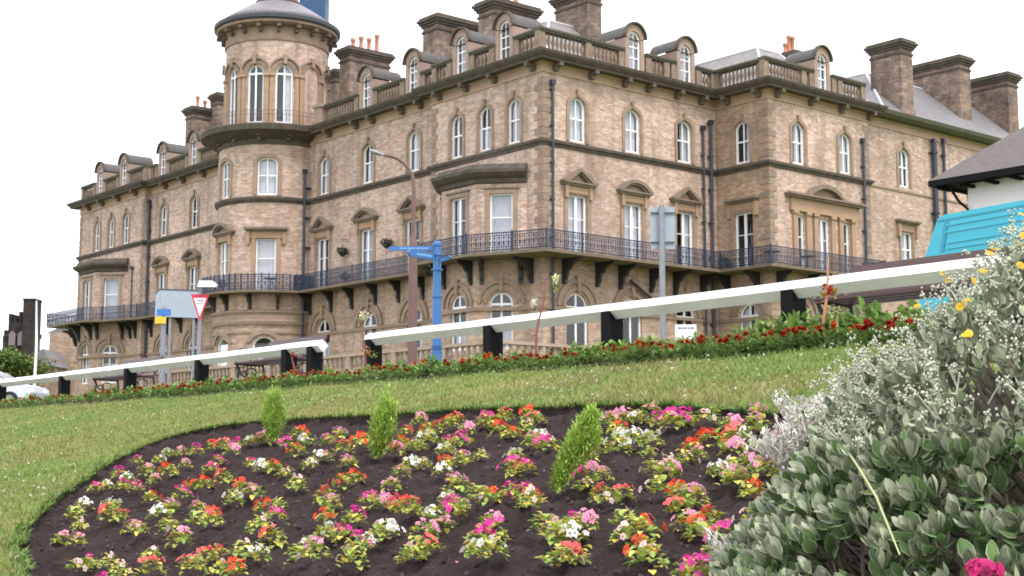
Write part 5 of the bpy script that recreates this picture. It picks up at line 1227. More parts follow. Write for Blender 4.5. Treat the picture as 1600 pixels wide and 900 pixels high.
# ---- balcony clutter
def ball_leaves(name, c, rad, n, col, L_, parent, squash=1.0, m=None):
    T = np.array(c) + rand_dirs(n) * (rng.uniform(.3, 1, (n, 1)) ** .5) * rad * np.array([1, 1, squash]); V, Fq, C = leaf_proto(L_, L_ * .5)
    v, f_, c_ = scatter(V, Fq, C * np.array(col), basis(rand_dirs(n, .2)), T, np.repeat(rng.uniform(.6, 1.5, (n, 1)), 3, 1)); o = np_mesh(name, v, f_, m or LEAF, c_)
    if parent: o.parent = parent; o.matrix_parent_inverse = parent_world(parent).inverted()
    return o
for px, py, lab in ((535, 393, 'dark hanging basket between two pedimented doors, left of the pair'), (604, 380, 'hanging basket with pale flowers beside the end of the fingerpost arm')):
    u, z = FM.hit(px, py, .35); c_ = FM(u, z, .35); r = empty('hanging_basket', c_, 0, lab, 'hanging basket', 'hanging baskets on the hotel wall')
    b = MB(); b.lathe(c_, [(.05, z - .32), (.2, z - .2), (.28, z - .02), (.24, z)], 12); b.build('basket', IRON, r); ball_leaves('plants', (c_[0], c_[1], z + .05), .36, 260, (.04, .055, .025), .12, r, .6)
    b = MB(); b.tube([FM(u, z + .75, .0), FM(u, z + .75, .38), FM(u, z + .3, .36)], .018, 6); b.build('bracket', IRON, r)
    if px == 604:
        pr = np_mesh('blossoms', *[a for a in scatter(*leaf_proto(.06, .08), basis(rand_dirs(50)), np.array(c_) + rand_dirs(50, .5) * .36, None)][:2], PETAL, np.full((50 * 12, 3), .7)); pr.parent = r; pr.matrix_parent_inverse = parent_world(r).inverted()
def pot_plant(P, lab, col=(.05, .10, .03), rad=.4, n=300):
    r = empty('potted_plant', P, 0, lab, 'potted plant', 'potted plants on the balcony'); b = MB(); b.lathe(P, [(.12, P[2]), (.17, P[2] + .28), (.15, P[2] + .28)], 12); b.build('pot', TERRA, r); ball_leaves('foliage', (P[0], P[1], P[2] + .5), rad, n, col, .14, r, .8); return r
zb_ = ZSL + .152
pot_plant(FR(FR.u_at(1132, 10.3, .9), zb_, .9), 'green bushy pot plant on the balcony in the inner corner')
pot_plant(TLOW(R_(-48) * 3.6, zb_, .55), 'small pot plant on the balcony of the round tower', (.04, .07, .03), .3, 200)
pot_plant(FM(FM.u_at(540, 10.3, .5), zb_, .5), 'dark low pot plant on the balcony below the left hanging basket', (.03, .05, .03), .3, 200)
pot_plant(FL2(FL2.u_at(322, 10.6, .3), zb_, .3), 'dark bushy pot plant on the balcony left of the round tower', (.02, .05, .03), .42, 300)
DKM = mat('dark_table_metal', (.02, .023, .035), .5)
def table_set(P, lab):
    r = empty('balcony_table', P, 0, lab, 'table', 'round tables on the balcony'); b = MB(); b.lathe(P, [(.45, P[2] + .7), (.45, P[2] + .74)], 20); b.build('table_top', DKM, r)
    b = MB(); b.tube([P, (P[0], P[1], P[2] + .7)], .035, 8); b.lathe(P, [(.25, P[2]), (.2, P[2] + .04)], 14); b.build('pedestal', DKM, r); return r
def parasol(P, lab):
    r = empty('closed_parasol', P, 0, lab, 'parasol'); b = MB(); b.tube([P, (P[0], P[1], P[2] + 1.9)], .025, 8); b.build('pole', DKM, r)
    b = MB(); b.lathe(P, [(.13, P[2] + .75), (.12, P[2] + 1.0), (.08, P[2] + 1.5), (.03, P[2] + 1.92)], 9); b.build('canopy', mat('navy_canvas', (.02, .025, .05), .9), r)
pc = FW(FW.u_at(1207, 10.3, .8), zb_, .8); table_set(pc, 'dark round table on the balcony corner of the right wing'); 
table_set(TLOW(R_(-2) * 3.6, zb_, .5), 'dark round table on the round tower balcony in front of its wide window')
table_set(FW(FW.u_at(1262, 10.3, .8), zb_, .8), 'dark round table before the triple window on the right wing balcony')
# urn lamp on the terrace
# ================================================================ planting
# ---- kochia bushes (burning bush) in the bed
def kochia(px, py, top, wpx, lean, label):
    p = on_ground(px, py); Y = p[1]; h = z_of(top, Y) - p[2]; hw = wpx / 2 / F * Y
    r = empty('kochia_bush', p, 0, label, 'bush', 'feathery green bushes in the flower bed'); b = MB(); n = 34; TT = []; DD = []; 
    for i in range(n):
        a = rng.uniform(0, 2*math.pi); rr = math.sqrt(rng.uniform(0, 1)); hh = h * rng.uniform(.6, 1.0) * (1 - .28*rr); m = 9
        pts = []
        for k in range(m):
            t = k / (m - 1); wd = hw * rr * ((t / .62) ** .75 if t < .62 else 1 - .55 * ((t - .62) / .38) ** 1.5)
            pts.append(p + np.array([wd*math.cos(a) + lean * h * t**1.4, wd*math.sin(a), hh * t]))
        b.tube(pts, [.0035 * (1 - .7*k/m) for k in range(m)], 4, False)
        pts = np.array(pts)
        for _ in range(300):
            t = rng.uniform(.06, 1) * (m - 1); k = min(m - 2, int(t)); q = pts[k] * (1 - (t-k)) + pts[k+1] * (t-k)
            d = rng.normal(size=3) * .8 + np.array([0, 0, .9]); TT.append(q + d * .006 + rng.normal(size=3) * hw * (.05 + .16 * t / (m - 1))); DD.append(d)
    b.build('stem', mat('kochia_stem', (.20, .26, .07), .8), r)
    TT, DD = np.array(TT), np.array(DD); V, Fq, C = leaf_proto(.024, .005, 0.02); C = C * np.array([.34, .47, .095])
    v, f_, c_ = scatter(V, Fq, C, basis(DD, scale=rng.uniform(.6, 1.25, len(TT))), TT, np.repeat(rng.uniform(.6, 1.55, (len(TT), 1)), 3, 1) * np.array([1, 1, 1]) * rng.uniform(.9, 1.1, (len(TT), 3)))
    o = np_mesh('foliage', v, f_, LEAF, c_); o.parent = r; o.matrix_parent_inverse = parent_world(r).inverted()
kochia(427, 690, 590, 34, .0, 'leftmost feathery green bush at the back edge of the flower bed')
kochia(588, 716, 598, 36, .14, 'middle feathery green bush leaning right in the flower bed')
kochia(868, 768, 604, 30, .38, 'tallest feathery green bush, leaning right, in the middle of the flower bed')

# ---- bedding plants: prototypes per colour and shape, then copies
def petal_flower(col, r_=.016, n=5):
    V = []; Fq = []; C = []
    for k in range(n):
        a = 2*math.pi*k/n; d = np.array([math.cos(a), math.sin(a), 0]); s = np.array([-math.sin(a), math.cos(a), 0]); i0 = len(V)
        for q in (d*.1*r_, d*.6*r_ + s*.42*r_ + np.array([0, 0, .1*r_]), d*1.05*r_ + np.array([0, 0, -.05*r_]), d*.6*r_ - s*.42*r_ + np.array([0, 0, .1*r_])): V.append(q)
        C += [np.array(col) * .75] + [np.array(col)] * 3; Fq.append((i0, i0+1, i0+2, i0+3))
    return np.array(V), np.array(Fq), np.array(C)
COLS = {'W': (.84, .80, .82), 'M': (.72, .035, .34), 'P': (.82, .32, .50), 'S': (.85, .14, .14), 'R': (.86, .075, .03), 'V': (.62, .10, .50), 'G': (.80, .55, .58)}
NAMES = {'W': 'white', 'M': 'magenta', 'P': 'pale pink', 'S': 'coral pink', 'R': 'orange red', 'G': 'mostly leafy'}
def bedding_proto(key, var):
    r = empty('bedding_plant', (0, 0, 0)); n = int(rng.integers(40, 52)); 
    a = rng.uniform(0, 2*math.pi, n); rr = np.sqrt(rng.uniform(0, 1, n)) * .056; zz = .058 * (1 - (rr/.068)**2) + rng.uniform(.004, .026, n)
    T = np.stack([rr*np.cos(a), rr*np.sin(a), zz], 1); D = np.stack([np.cos(a), np.sin(a), rng.uniform(-.1, .7, n)], 1) + rng.normal(size=(n, 3)) * .25
    V, Fq, C = leaf_proto(.030, .030, .12); C = C * np.array([.42, .43, .10]); tint = np.where(rng.random((n, 1)) < .35, np.array([[1.5, 1.25, 1.1]]), np.array([[.65, .85, .8]])) * rng.uniform(.75, 1.25, (n, 1))
    v, f_, c_ = scatter(V, Fq, C, basis(D, scale=rng.uniform(.7, 1.2, n)), T, tint); np_mesh('foliage', v, f_, LEAF, c_, r)
    k = {'G': 3}.get(key, int(rng.integers(9, 14))); cx, cy = rng.normal(size=2) * .018; parts = []
    for i in range(k):
        px_, py_ = cx + rng.normal() * .027, cy + rng.normal() * .027; z = .080 + rng.uniform(-.006, .014) - (px_**2 + py_**2) * 4
        V, Fq, C = petal_flower(COLS[key], rng.uniform(.013, .018)); nrm = np.array([px_*14, py_*14 - .35, 1.0]) + rng.normal(size=3) * .25
        M = basis(nrm[None]); C2 = rng.uniform(.85, 1.1) * np.ones((1, 3)); parts.append(scatter(V, Fq, C, M, np.array([[px_, py_, z]]), C2))
    v, f_, c_ = join(parts); np_mesh('blossoms', v, f_, PETAL, c_, r); return r
PR = {}
for key in 'WMPSRG':
    for var in range(3): r = bedding_proto(key, var); PR[key, var] = (r, children_of(r))
PL = """333,690,R 353,688,S 370,690,M 392,688,W 412,682,P 307,700,M 341,716,M 328,724,M 362,706,P 283,702,P 262,710,W 247,714,W 214,719,M 230,730,P 262,738,R 290,724,P 200,740,W 186,735,M 166,751,W 149,758,M 192,754,M 214,755,M 240,748,P
300,755,R 318,752,R 235,772,R 350,748,S 377,755,R 392,718,M 411,722,W 428,727,R 446,736,G 463,757,G 365,774,W 396,766,P 416,778,R 436,772,G 131,783,W 117,798,G 124,818,G 175,788,W 171,804,S 190,799,S 249,803,W 265,787,P 284,776,M 310,783,P 330,790,R 330,814,S 265,820,G 308,822,G 206,814,P 216,834,P 236,846,G 119,842,P 97,832,P 141,862,M 170,876,G 128,872,G 160,893,M 187,884,G 281,852,P 341,858,S 323,866,S 401,864,W 378,858,G 236,888,S 301,888,S 366,893,R 342,896,G 430,808,M 426,831,S 404,832,G
410,684,P 467,676,R 479,683,W 512,685,P 530,678,P 537,696,S 561,696,R 566,674,R 446,697,M 466,702,R 498,713,W 484,721,W 510,711,P 545,721,P 554,741,R 537,748,R 510,769,S 519,782,P 511,803,R 511,821,W 484,835,W 537,821,M 554,812,M 491,858,P 470,871,G 560,860,M 551,878,G 577,786,M 596,777,P 616,782,M 612,757,P 630,793,R 640,797,S 626,736,P 637,714,W 661,716,W 644,711,W 605,816,W 593,828,G 572,832,W
633,668,S 658,661,P 665,670,R 683,670,S 703,659,R 712,661,S 728,670,P 749,654,M 761,654,M 655,686,W 666,689,W 699,686,M 722,686,M 696,700,W 633,698,R 616,698,P 751,700,G 719,700,G 697,718,R 721,722,P 692,743,W 712,752,P 701,775,W 718,778,G 706,794,M 681,800,W 694,814,P 662,828,P 657,850,S 669,857,S 643,867,G 763,777,R 747,793,G 767,807,P 769,832,M 751,839,M 746,867,W 767,875,W
788,651,S 799,668,R 827,649,R 839,654,S 821,668,G 782,679,R 764,655,M 843,677,W 832,686,P 855,690,M 807,707,W 800,720,M 820,723,M 807,743,S 800,768,M 818,761,M 832,775,R 829,793,G 767,775,R 921,704,P 906,720,P 903,743,M 921,741,P 942,748,P 914,757,G 942,773,S 974,771,S 955,782,G 896,811,M 864,814,P 852,823,G 910,828,P 871,841,G 893,837,W 896,860,S 888,866,S 870,875,G
965,666,R 946,649,W 957,652,P 971,647,P 996,649,W 1017,643,P 1028,650,M 1047,645,M 1052,663,P 1070,659,M 971,679,W 989,688,W 1017,685,W 967,698,W 1013,700,G 935,690,G 1045,720,G 1024,733,G 1042,741,P 1063,757,G 1031,762,G 1063,777,R 1085,779,P 1060,789,S 1109,796,S 1092,811,R 1077,807,P 1095,828,G 1090,702,P 1070,707,G 1108,679,R 1078,688,R 1106,659,G 1140,666,P 1141,686,R 1152,693,S 1145,704,P 1136,725,W 1124,730,W 1145,745,P 1145,722,G
1003,823,R 974,814,G 978,832,G 1006,850,R 1010,867,G 1129,842,M 1120,864,G 1077,889,M 1092,892,M 1155,675,G 1184,654,P 1182,668,P 1256,680,R 1175,752,R 1203,767,R 1182,797,G 1154,732,G 1214,691,P 1180,705,W 1165,715,P 1195,722,W 1190,735,P""".split()
ar_h = {'l': 'left end', 'c': 'middle', 'r': 'right end'}
ONES = 'first second third fourth fifth sixth seventh eighth ninth tenth eleventh twelfth thirteenth fourteenth fifteenth sixteenth seventeenth eighteenth nineteenth twentieth'.split()
def ordinal(n):
    if n <= 20: return ONES[n-1]
    t = ['twenty', 'thirty', 'forty', 'fifty'][n // 10 - 2]
    return t + ' ' + ONES[n % 10 - 1] if n % 10 else {30: 'thirtieth', 40: 'fortieth', 50: 'fiftieth'}[n]
def row_of(py): return 'rearmost' if py < 668 else ('rear' if py < 712 else ('middle' if py < 765 else ('forward' if py < 815 else 'nearest')))
ranks = {}
for q in PL: a, b_, key = q.split(','); ranks.setdefault((key, row_of(float(b_))), []).append(float(a))
for k_ in ranks: ranks[k_].sort()
first = {}
for i, q in enumerate(PL):
    a, b_, key = q.split(','); px, py = float(a), float(b_); p = on_ground(px, py + 6); p[2] = soil_z(p[0], p[1]) - .004
    var = i % 3; r, kids = PR[key, var]; sc = rng.uniform(.70, .94) * (1.15 if py < 700 else 1.0); sc = (sc * .92, sc * .92, sc * 1.3)
    rw = row_of(py); k_ = ranks[key, rw].index(px) + 1; ranks[key, rw][k_ - 1] += .001 if ranks[key, rw].count(px) > 1 else 0
    lab = f'bedding plant, {ordinal(k_)} from left of the {NAMES[key]} ones in the {rw} band'; grp = f'{NAMES[key]} bedding plants in the soil bed'
    loc = p; rz = rng.uniform(0, 6.28)
    if (key, var) not in first:
        first[key, var] = 1; r.location = tuple(loc); r.rotation_euler = (0, 0, rz); r.scale = sc; tag(r, lab, 'bedding plant', grp)
    else: copy_tree(r, kids, loc, rz, sc, label=lab, cat='bedding plant', group=grp)
# crumbly clods on the soil
n = 9000; a = rng.uniform(bed[:, 0].min(), 2.6, n); c_ = rng.uniform(3.3, 8.6, n); ok = inside(np.stack([a, c_], 1), bed); a, c_ = a[ok], c_[ok]
cv = np.array([(1,0,0),(-1,0,0),(0,1,0),(0,-1,0),(0,0,.8),(0,0,-.8)]) * .008; cf_ = np.array([(0,2,4),(2,1,4),(1,3,4),(3,0,4),(2,0,5),(1,2,5),(3,1,5),(0,3,5)])
v, f_, c2 = scatter(cv, cf_, np.ones((6, 3)) * np.array([.040, .028, .027]), basis(rand_dirs(len(a)), scale=rng.uniform(.3, 1.5, len(a)) ** 1.4), np.stack([a, c_, soil_z(a, c_)], 1), np.repeat(rng.uniform(.4, 2.0, (len(a), 1)), 3, 1))
o = np_mesh('soil_clods', v, f_, leafmat('clod', 0.0, .95), c2); tag(o, 'dark crumbs of soil strewn over the flower bed', 'soil', kind='stuff')
# fallen petals and leaf litter on the soil
n = 260; a = rng.uniform(-2.6, 2.4, n); c_ = rng.uniform(3.6, 8.2, n); ok = inside(np.stack([a, c_], 1), bed); a, c_ = a[ok], c_[ok]
V, Fq, C = leaf_proto(.016, .012, .1); cc = np.array([[.6, .25, .35], [.35, .28, .2], [.7, .7, .68], [.25, .18, .12]])[rng.integers(0, 4, len(a))]
v, f_, c2 = scatter(V, Fq, C, basis(rand_dirs(len(a)) * np.array([1, 1, .15])), np.stack([a, c_, soil_z(a, c_) + .004], 1), cc); tag(np_mesh('fallen_petals', v, f_, PETAL, c2), 'pale fallen petals scattered over the dark soil', 'petals', kind='stuff')

# ---- marigolds at the front of the strip and leafy plants behind
def marigold_proto(col):
    r = empty('marigold', (0, 0, 0)); n = 46; a = rng.uniform(0, 6.28, n); rr = np.sqrt(rng.uniform(0, 1, n)) * .085
    T = np.stack([rr*np.cos(a), rr*np.sin(a), rng.uniform(0, .09, n)], 1); D = np.stack([np.cos(a), np.sin(a), rng.uniform(.2, 1.4, n)], 1)
    V, Fq, C = leaf_proto(.055, .022, .1); C = C * np.array([.14, .22, .06]); v, f_, c_ = scatter(V, Fq, C, basis(D, scale=rng.uniform(.7, 1.3, n)), T, np.repeat(rng.uniform(.6, 1.5, (n, 1)), 3, 1)); np_mesh('foliage', v, f_, LEAF, c_, r)
    parts = []
    for k in range(int(rng.integers(2, 4))):
        c0 = np.array([rng.normal() * .035, rng.normal() * .03 - .02, .125 + rng.uniform(-.02, .02)]); m = 26; D = rand_dirs(m, .5); V, Fq, C = leaf_proto(.024, .022, .15)
        parts.append(scatter(V, Fq, C * np.array(col), basis(D), np.repeat(c0[None], m, 0), np.repeat(rng.uniform(.6, 1.2, (m, 1)), 3, 1)))
    v, f_, c_ = join(parts); np_mesh('blossoms', v, f_, PETAL, c_, r); return r
MG = [marigold_proto((.42, .025, .02)), marigold_proto((.50, .04, .02)), marigold_proto((.62, .11, .02))]; MGK = [children_of(m) for m in MG]; used_m = set()
def strip_at(px, s):                                          # ground point under picture column px at bank distance s
    k = (px - 800) / F; Y = s / (SX * k + SY); Y = s / (SX * k * CT + SY); return np.array([k * (Y * CT + .7 * ST), Y, ground_s(s) - .015])
MX = [1402,1160,1201,1212,1227,1236,1251,1260,1269,1285,1297,1335,1347,1362,1383,1394,1410,843,861,880,892,945,957,967,984,993,1004,1015,1035,1050,1078,1087,1102,1118,1141,1162,616,635,652,693,701,715,723,736,745,757,775,784,807,827,556,541,524,511,495,483,471,460,451,441,575,592,318,309,300,288,279,258,247,234,222,207,192,168,159,150,132,110,86,60,48,36,22,8,340,362,385,410,422]
MX.sort(); cnt = {}
for i, px in enumerate(MX):
    s = 7.36 + rng.uniform(-.05, .07); p = strip_at(px + rng.uniform(-2, 2), s); j = 2 if rng.random() < .15 else (1 if rng.random() < .4 else 0)
    lf = 'below the left rail' if px < 500 else ('between rail gap and dark post' if px < 953 else 'right of that post')
    lf = 'below the left rail' if px < 505 else ('from the gap to the fingerpost' if px < 685 else 'right of the fingerpost')
    cn = ('deep red', 'bright red', 'orange')[j]; cnt[cn, lf] = cnt.get((cn, lf), 0) + 1; lab = f'{cn} marigold, {ordinal(cnt[cn, lf])} such from left {lf}'; grp = f'{cn} marigolds {lf}'
    sc = rng.uniform(.9, 1.2)
    if j not in used_m: used_m.add(j); MG[j].location = tuple(p); MG[j].scale = (sc,)*3; tag(MG[j], lab, 'marigold', grp)
    else: copy_tree(MG[j], MGK[j], p, rng.uniform(0, 6.28), sc, label=lab, cat='marigold', group=grp)
def leafy_proto(h, col, n=150, L_=.075, spread=.13):
    T = rng.normal(size=(n, 3)) * np.array([spread*.55, spread*.5, 0]); T[:, 2] = rng.uniform(.1, 1, n) ** .8 * h * (1 - np.clip((T[:, 0]**2 + T[:, 1]**2) / spread**2, 0, .6))
    D = T * np.array([6, 6, 0]) + np.array([0, 0, .5]) + rng.normal(size=(n, 3)) * .45; V, Fq, C = leaf_proto(L_, L_*.5, .12); C = C * np.array(col)
    v, f_, c_ = scatter(V, Fq, C, basis(D, scale=rng.uniform(.6, 1.2, n)), T, np.repeat(rng.uniform(.55, 1.6, (n, 1)), 3, 1)); o = np_mesh('leafy_plant', v, f_, LEAF, c_); return o
LP = [leafy_proto(.19, (.20, .30, .075)), leafy_proto(.17, (.28, .35, .12)), leafy_proto(.21, (.15, .25, .06), 180)]; used_l = set()
px = 5.0; i = 0
while px < 1440:
    Yl = 22080 / (px + 890); step = .17 / Yl * F * .62
    s = 7.62 + rng.uniform(-.07, .12); p = strip_at(px, s); j = int(rng.integers(0, 3)); big = 1.0
    if px < 420: big = .72
    elif px < 1000: big = .72
    elif px < 1160: big = .82
    else: big = 1.0
    big *= rng.uniform(.75, 1.2); lf = 'below the left rail' if px < 505 else ('from the gap to the fingerpost' if px < 685 else 'right of the fingerpost')
    tn = ('mid green', 'pale yellowish', 'deep green tall')[j]; cnt[tn, lf] = cnt.get((tn, lf), 0) + 1; lab = f'{tn} leafy plant, {ordinal(cnt[tn, lf])} such from left {lf}'; grp = f'{tn} leafy plants {lf}'
    if j not in used_l: used_l.add(j); o = LP[j]
    else: o = LP[j].copy(); COL.objects.link(o)
    o.location = tuple(p); o.rotation_euler = (0, 0, rng.uniform(0, 6.28)); o.scale = (big,)*3; tag(o, lab, 'plant', grp); px += step * rng.uniform(.8, 1.25); i += 1
# ---- leggy rose stems in the strip
def rose(px0, py0, pts, heads, label, stem=(.20, .06, .055)):
    p = strip_at(px0, 7.55); Y = p[1]; r = empty('rose_stem', p, 0, label, 'rose'); b = MB()
    P = [p] + [at_depth(x, y, Y) for x, y in pts]; b.tube(P, list(np.linspace(.013, .006, len(P))), 6)
    for k in range(1, len(P) - 1): d = rng.normal(size=3) * .03; b.tube([P[k], P[k] + d + np.array([0, 0, .03])], [.005, .002], 5)
    b.build('stem', mat('rose_cane_' + str(int(stem[1]*1000)), stem, .7), r)
    for (x, y, n, col, rad) in heads:
        c0 = at_depth(x, y, Y); T = c0 + rand_dirs(n) * rng.uniform(.2, 1, (n, 1)) * rad; V, Fq, C = leaf_proto(.03, .022, .12)
        v, f_, c_ = scatter(V, Fq, C * np.array(col), basis(rand_dirs(n, .3)), T, np.repeat(rng.uniform(.7, 1.2, (n, 1)), 3, 1)); o = np_mesh('leaf_cluster' if col[1] < .45 or col[0] < .3 else 'blossom', v, f_, PETAL, c_); o.parent = r; o.matrix_parent_inverse = parent_world(r).inverted()
rose(837, 548, [(838, 522), (842, 500), (850, 470), (853, 435)], [(868, 436, 40, (.72, .70, .42), .035), (868, 448, 20, (.2, .28, .08), .03), (834, 474, 34, (.78, .74, .60), .03), (838, 484, 16, (.25, .2, .1), .025)], 'tall red rose cane with cream blooms crossing the rail right of the fingerpost')
rose(1284, 522, [(1287, 500), (1291, 470), (1293, 440), (1294, 400)], [(1296, 455, 40, (.42, .06, .03), .035), (1304, 458, 14, (.45, .3, .06), .02), (1286, 462, 16, (.5, .35, .05), .02), (1288, 448, 14, (.38, .12, .05), .02)], 'tall bare orange brown rose cane crossing the rail near the right end', (.42, .19, .10))
rose(458, 590, [(460, 575), (456, 560), (459, 549)], [(459, 553, 26, (.38, .10, .06), .04), (462, 580, 26, (.45, .2, .06), .05)], 'short reddish rose cane below the rail beside the left bench')
rose(572, 570, [(570, 545), (567, 520), (566, 495)], [(568, 494, 34, (.74, .70, .48), .05), (562, 500, 14, (.22, .3, .1), .04), (575, 550, 26, (.5, .22, .1), .05), (585, 555, 16, (.3, .34, .08), .04)], 'rose stem with cream blooms at the tapered end of the right rail')
rose(1310, 500, [(1308, 490), (1312, 478)], [(1305, 488, 40, (.36, .42, .17), .06), (1320, 500, 40, (.2, .3, .09), .07)], 'pale leafy shoot leaning beside the orange rose cane', (.3, .34, .15))

# ---- lawn blades
N = 210000
s_ = rng.uniform(-.3, 7.28, N * 2); t_ = rng.uniform(-6, 24, N * 2); x = SX * s_ + TD[0] * t_; y = SY * s_ + TD[1] * t_
pxs = x / np.maximum(y, .1) * F + 800; keep = (y > 3.2) & (y < 27) & (pxs > -30) & (pxs < 1640) & ~inside(np.stack([x, y], 1), bed)
keep &= rng.random(N * 2) < np.clip(7.5 / np.maximum(y, .1), 0.25, 1); x, y = x[keep][:N], y[keep][:N]; n = len(x)
z = gzv(x, y) + (vnoise(x, y, 1.3, 3) - .5) * .035 + (vnoise(x, y, 5, 5) - .5) * .012 - .003
patch = vnoise(x, y, .8, 8) * .6 + vnoise(x, y, 3.1, 9) * .4 + rng.normal(size=n) * .12
col = np.where((patch > .56)[:, None], np.array([[.22, .205, .075]]), np.array([[.145, .22, .05]])) * rng.uniform(.78, 1.25, (n, 1)); col[rng.random(n) < .035] = (.42, .38, .22)
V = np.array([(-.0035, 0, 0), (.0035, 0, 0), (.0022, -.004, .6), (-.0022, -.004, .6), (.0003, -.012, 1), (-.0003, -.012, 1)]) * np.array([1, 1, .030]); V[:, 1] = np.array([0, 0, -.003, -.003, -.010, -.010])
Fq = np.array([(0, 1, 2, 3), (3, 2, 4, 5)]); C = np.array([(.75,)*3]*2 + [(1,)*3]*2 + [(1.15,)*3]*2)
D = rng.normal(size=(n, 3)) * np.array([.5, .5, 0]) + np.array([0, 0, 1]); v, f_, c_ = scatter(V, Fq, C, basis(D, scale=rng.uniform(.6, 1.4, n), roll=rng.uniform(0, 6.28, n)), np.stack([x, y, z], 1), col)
v0, f0, c0_ = v, f_, c_
m = 9000; bi = rng.integers(0, len(bed), m); bt = rng.random((m, 1)); bp = bed[bi] * (1 - bt) + bed[(bi + 1) % len(bed)] * bt; bc = bed.mean(0); bp = bc + (bp - bc) * (1 + rng.uniform(-.004, .02, (m, 1))); ex = vnoise(bp[:, 0], bp[:, 1], 6, 40)
D2 = (bc - bp) * .35 * rng.uniform(-.2, 1, (m, 1)); D2 = np.column_stack([D2 + rng.normal(size=(m, 2)) * .4, np.ones(m) * .8]); z2 = gzv(bp[:, 0], bp[:, 1]) - .006
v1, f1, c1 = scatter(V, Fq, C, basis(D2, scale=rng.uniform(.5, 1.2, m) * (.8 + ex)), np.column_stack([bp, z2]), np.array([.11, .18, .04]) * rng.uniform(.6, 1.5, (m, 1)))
v, f_, c_ = join([(v0, f0, c0_), (v1, f1, c1)])
tag(np_mesh('grass', v, f_, LEAF, c_), 'short mown grass with dry straw coloured patches on the bank', 'grass', kind='stuff')
n = 520; k = rng.integers(0, len(x), n); sel = vnoise(x[k], y[k], .9, 12) > .42; k = k[sel]; V, Fq, C = leaf_proto(.014, .012, .1); V5 = []; 
D = rand_dirs(len(k) * 4, .8); T = np.repeat(np.stack([x[k], y[k], z[k] + .03], 1), 4, 0); v, f_, c_ = scatter(V, Fq, C * np.array([.62, .62, .55]), basis(D), T, None)
tag(np_mesh('clover_flowers', v, f_, PETAL, c_), 'tiny whitish clover heads dotted over the lawn', 'clover', kind='stuff')

# ---- grey leaved daisy shrub, bottom right
SHC = np.array([1.43, 3.26]); SHR = 0.99; base_z = lambda x, y: gz(x, y)
def shrub_top(x, y):
    r_ = np.hypot(x - SHC[0], y - SHC[1]) / SHR
    return .83 * np.clip(1 - r_ ** 1.75, 0, 1) ** 1.04 + .13 * np.clip((x - 1.35) * 1.5, 0, 1.5) * (r_ < 1)
sh = empty('daisy_shrub', (SHC[0], SHC[1], gz(*SHC)), 0, 'large grey green felted shrub with yellow daisy flowers filling the bottom right corner', 'shrub')
def adopt(o, r): o.parent = r; o.matrix_parent_inverse = parent_world(r).inverted(); return o
# points over the mound, biased to the camera side
M_ = 2300; a = rng.uniform(math.pi * .62, math.pi * 2.15, M_); rr = np.sqrt(rng.uniform(0, 1, M_)) * SHR; X_ = SHC[0] + rr*np.cos(a); Y_ = SHC[1] + rr*np.sin(a) * 1.0
hh = shrub_top(X_, Y_); lump = (vnoise(X_, Y_, 4.5, 21) - .5) * .13 + (vnoise(X_, Y_, 11, 22) - .5) * .08
frac = np.where(rng.random(M_) < .62, rng.uniform(.9, 1.0, M_), rng.uniform(.35, .9, M_)); g0 = gzv(X_, Y_)
ZT = g0 + np.maximum(.03, (hh + lump) * frac); e_ = .03; gxn = (shrub_top(X_ + e_, Y_) - shrub_top(X_ - e_, Y_)) / (2*e_); gyn = (shrub_top(X_, Y_ + e_) - shrub_top(X_, Y_ - e_)) / (2*e_)
NRM = np.stack([-gxn, -gyn, np.ones(M_) * .75], 1); NRM /= np.linalg.norm(NRM, axis=1, keepdims=True); DIR = NRM * .9 + np.array([0, 0, .55]) + rng.normal(size=(M_, 3)) * .28; DIR /= np.linalg.norm(DIR, axis=1, keepdims=True)
P_ = np.stack([X_, Y_, ZT], 1)
def oval_leaf(L_, W_, top, edge):
    V = []; C = []; Fq = []
    for t, w_ in zip((0, .18, .42, .68, .88, 1), (.06, .17, .42, .5, .34, .06)):
        for s in (-1, -.80, 0, .80, 1):
            V.append((s * w_ * W_, (abs(s) * .10 * w_ * 2 - .20 * t * t) * L_, t * L_)); C.append(np.array(edge) if abs(s) == 1 else (np.array(top) * (1.25 if s == 0 else 1.0)))
    for i in range(5):
        for k in range(4): a_ = i*5 + k; Fq.append((a_, a_+1, a_+6, a_+5))
    return np.array(V, float), np.array(Fq), np.array(C, float)
def leaves(P, D, per, L_, W_, colf, spread, name, top, edge, seedsc=(.75, 1.2), back=.05):
    n = len(P) * per; idx = np.repeat(np.arange(len(P)), per); az = rng.uniform(0, 2*math.pi, n); B = basis(D[idx]); el = rng.uniform(*spread, n)
    loc = np.stack([np.sin(el)*np.cos(az), np.sin(el)*np.sin(az), np.cos(el)], 1); dd = np.einsum('nij,nj->ni', B, loc); T = P[idx] - D[idx] * rng.uniform(0, back, (n, 1))
    V, Fq, C = oval_leaf(L_, W_, top, edge); up = np.cross(np.cross(dd, D[idx]), dd); 
    x_ = np.cross(D[idx], dd); x_ /= np.maximum(np.linalg.norm(x_, axis=1, keepdims=True), 1e-4); y_ = np.cross(dd, x_); Mx = np.stack([x_, -y_, dd], 2) * rng.uniform(*seedsc, n)[:, None, None]
    v, f_, c_ = scatter(V, Fq, C, Mx, T, colf(n, idx)); return adopt(np_mesh(name, v, f_, FELT, c_), sh)
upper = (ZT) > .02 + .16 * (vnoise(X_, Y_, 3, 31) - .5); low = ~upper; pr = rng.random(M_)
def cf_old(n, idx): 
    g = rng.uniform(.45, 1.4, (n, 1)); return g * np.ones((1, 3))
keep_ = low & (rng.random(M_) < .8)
leaves(P_[keep_], DIR[keep_], 7, .052, .027, cf_old, (.5, 1.5), 'mature_leaves', (.10, .165, .06), (.42, .46, .34), back=.08)
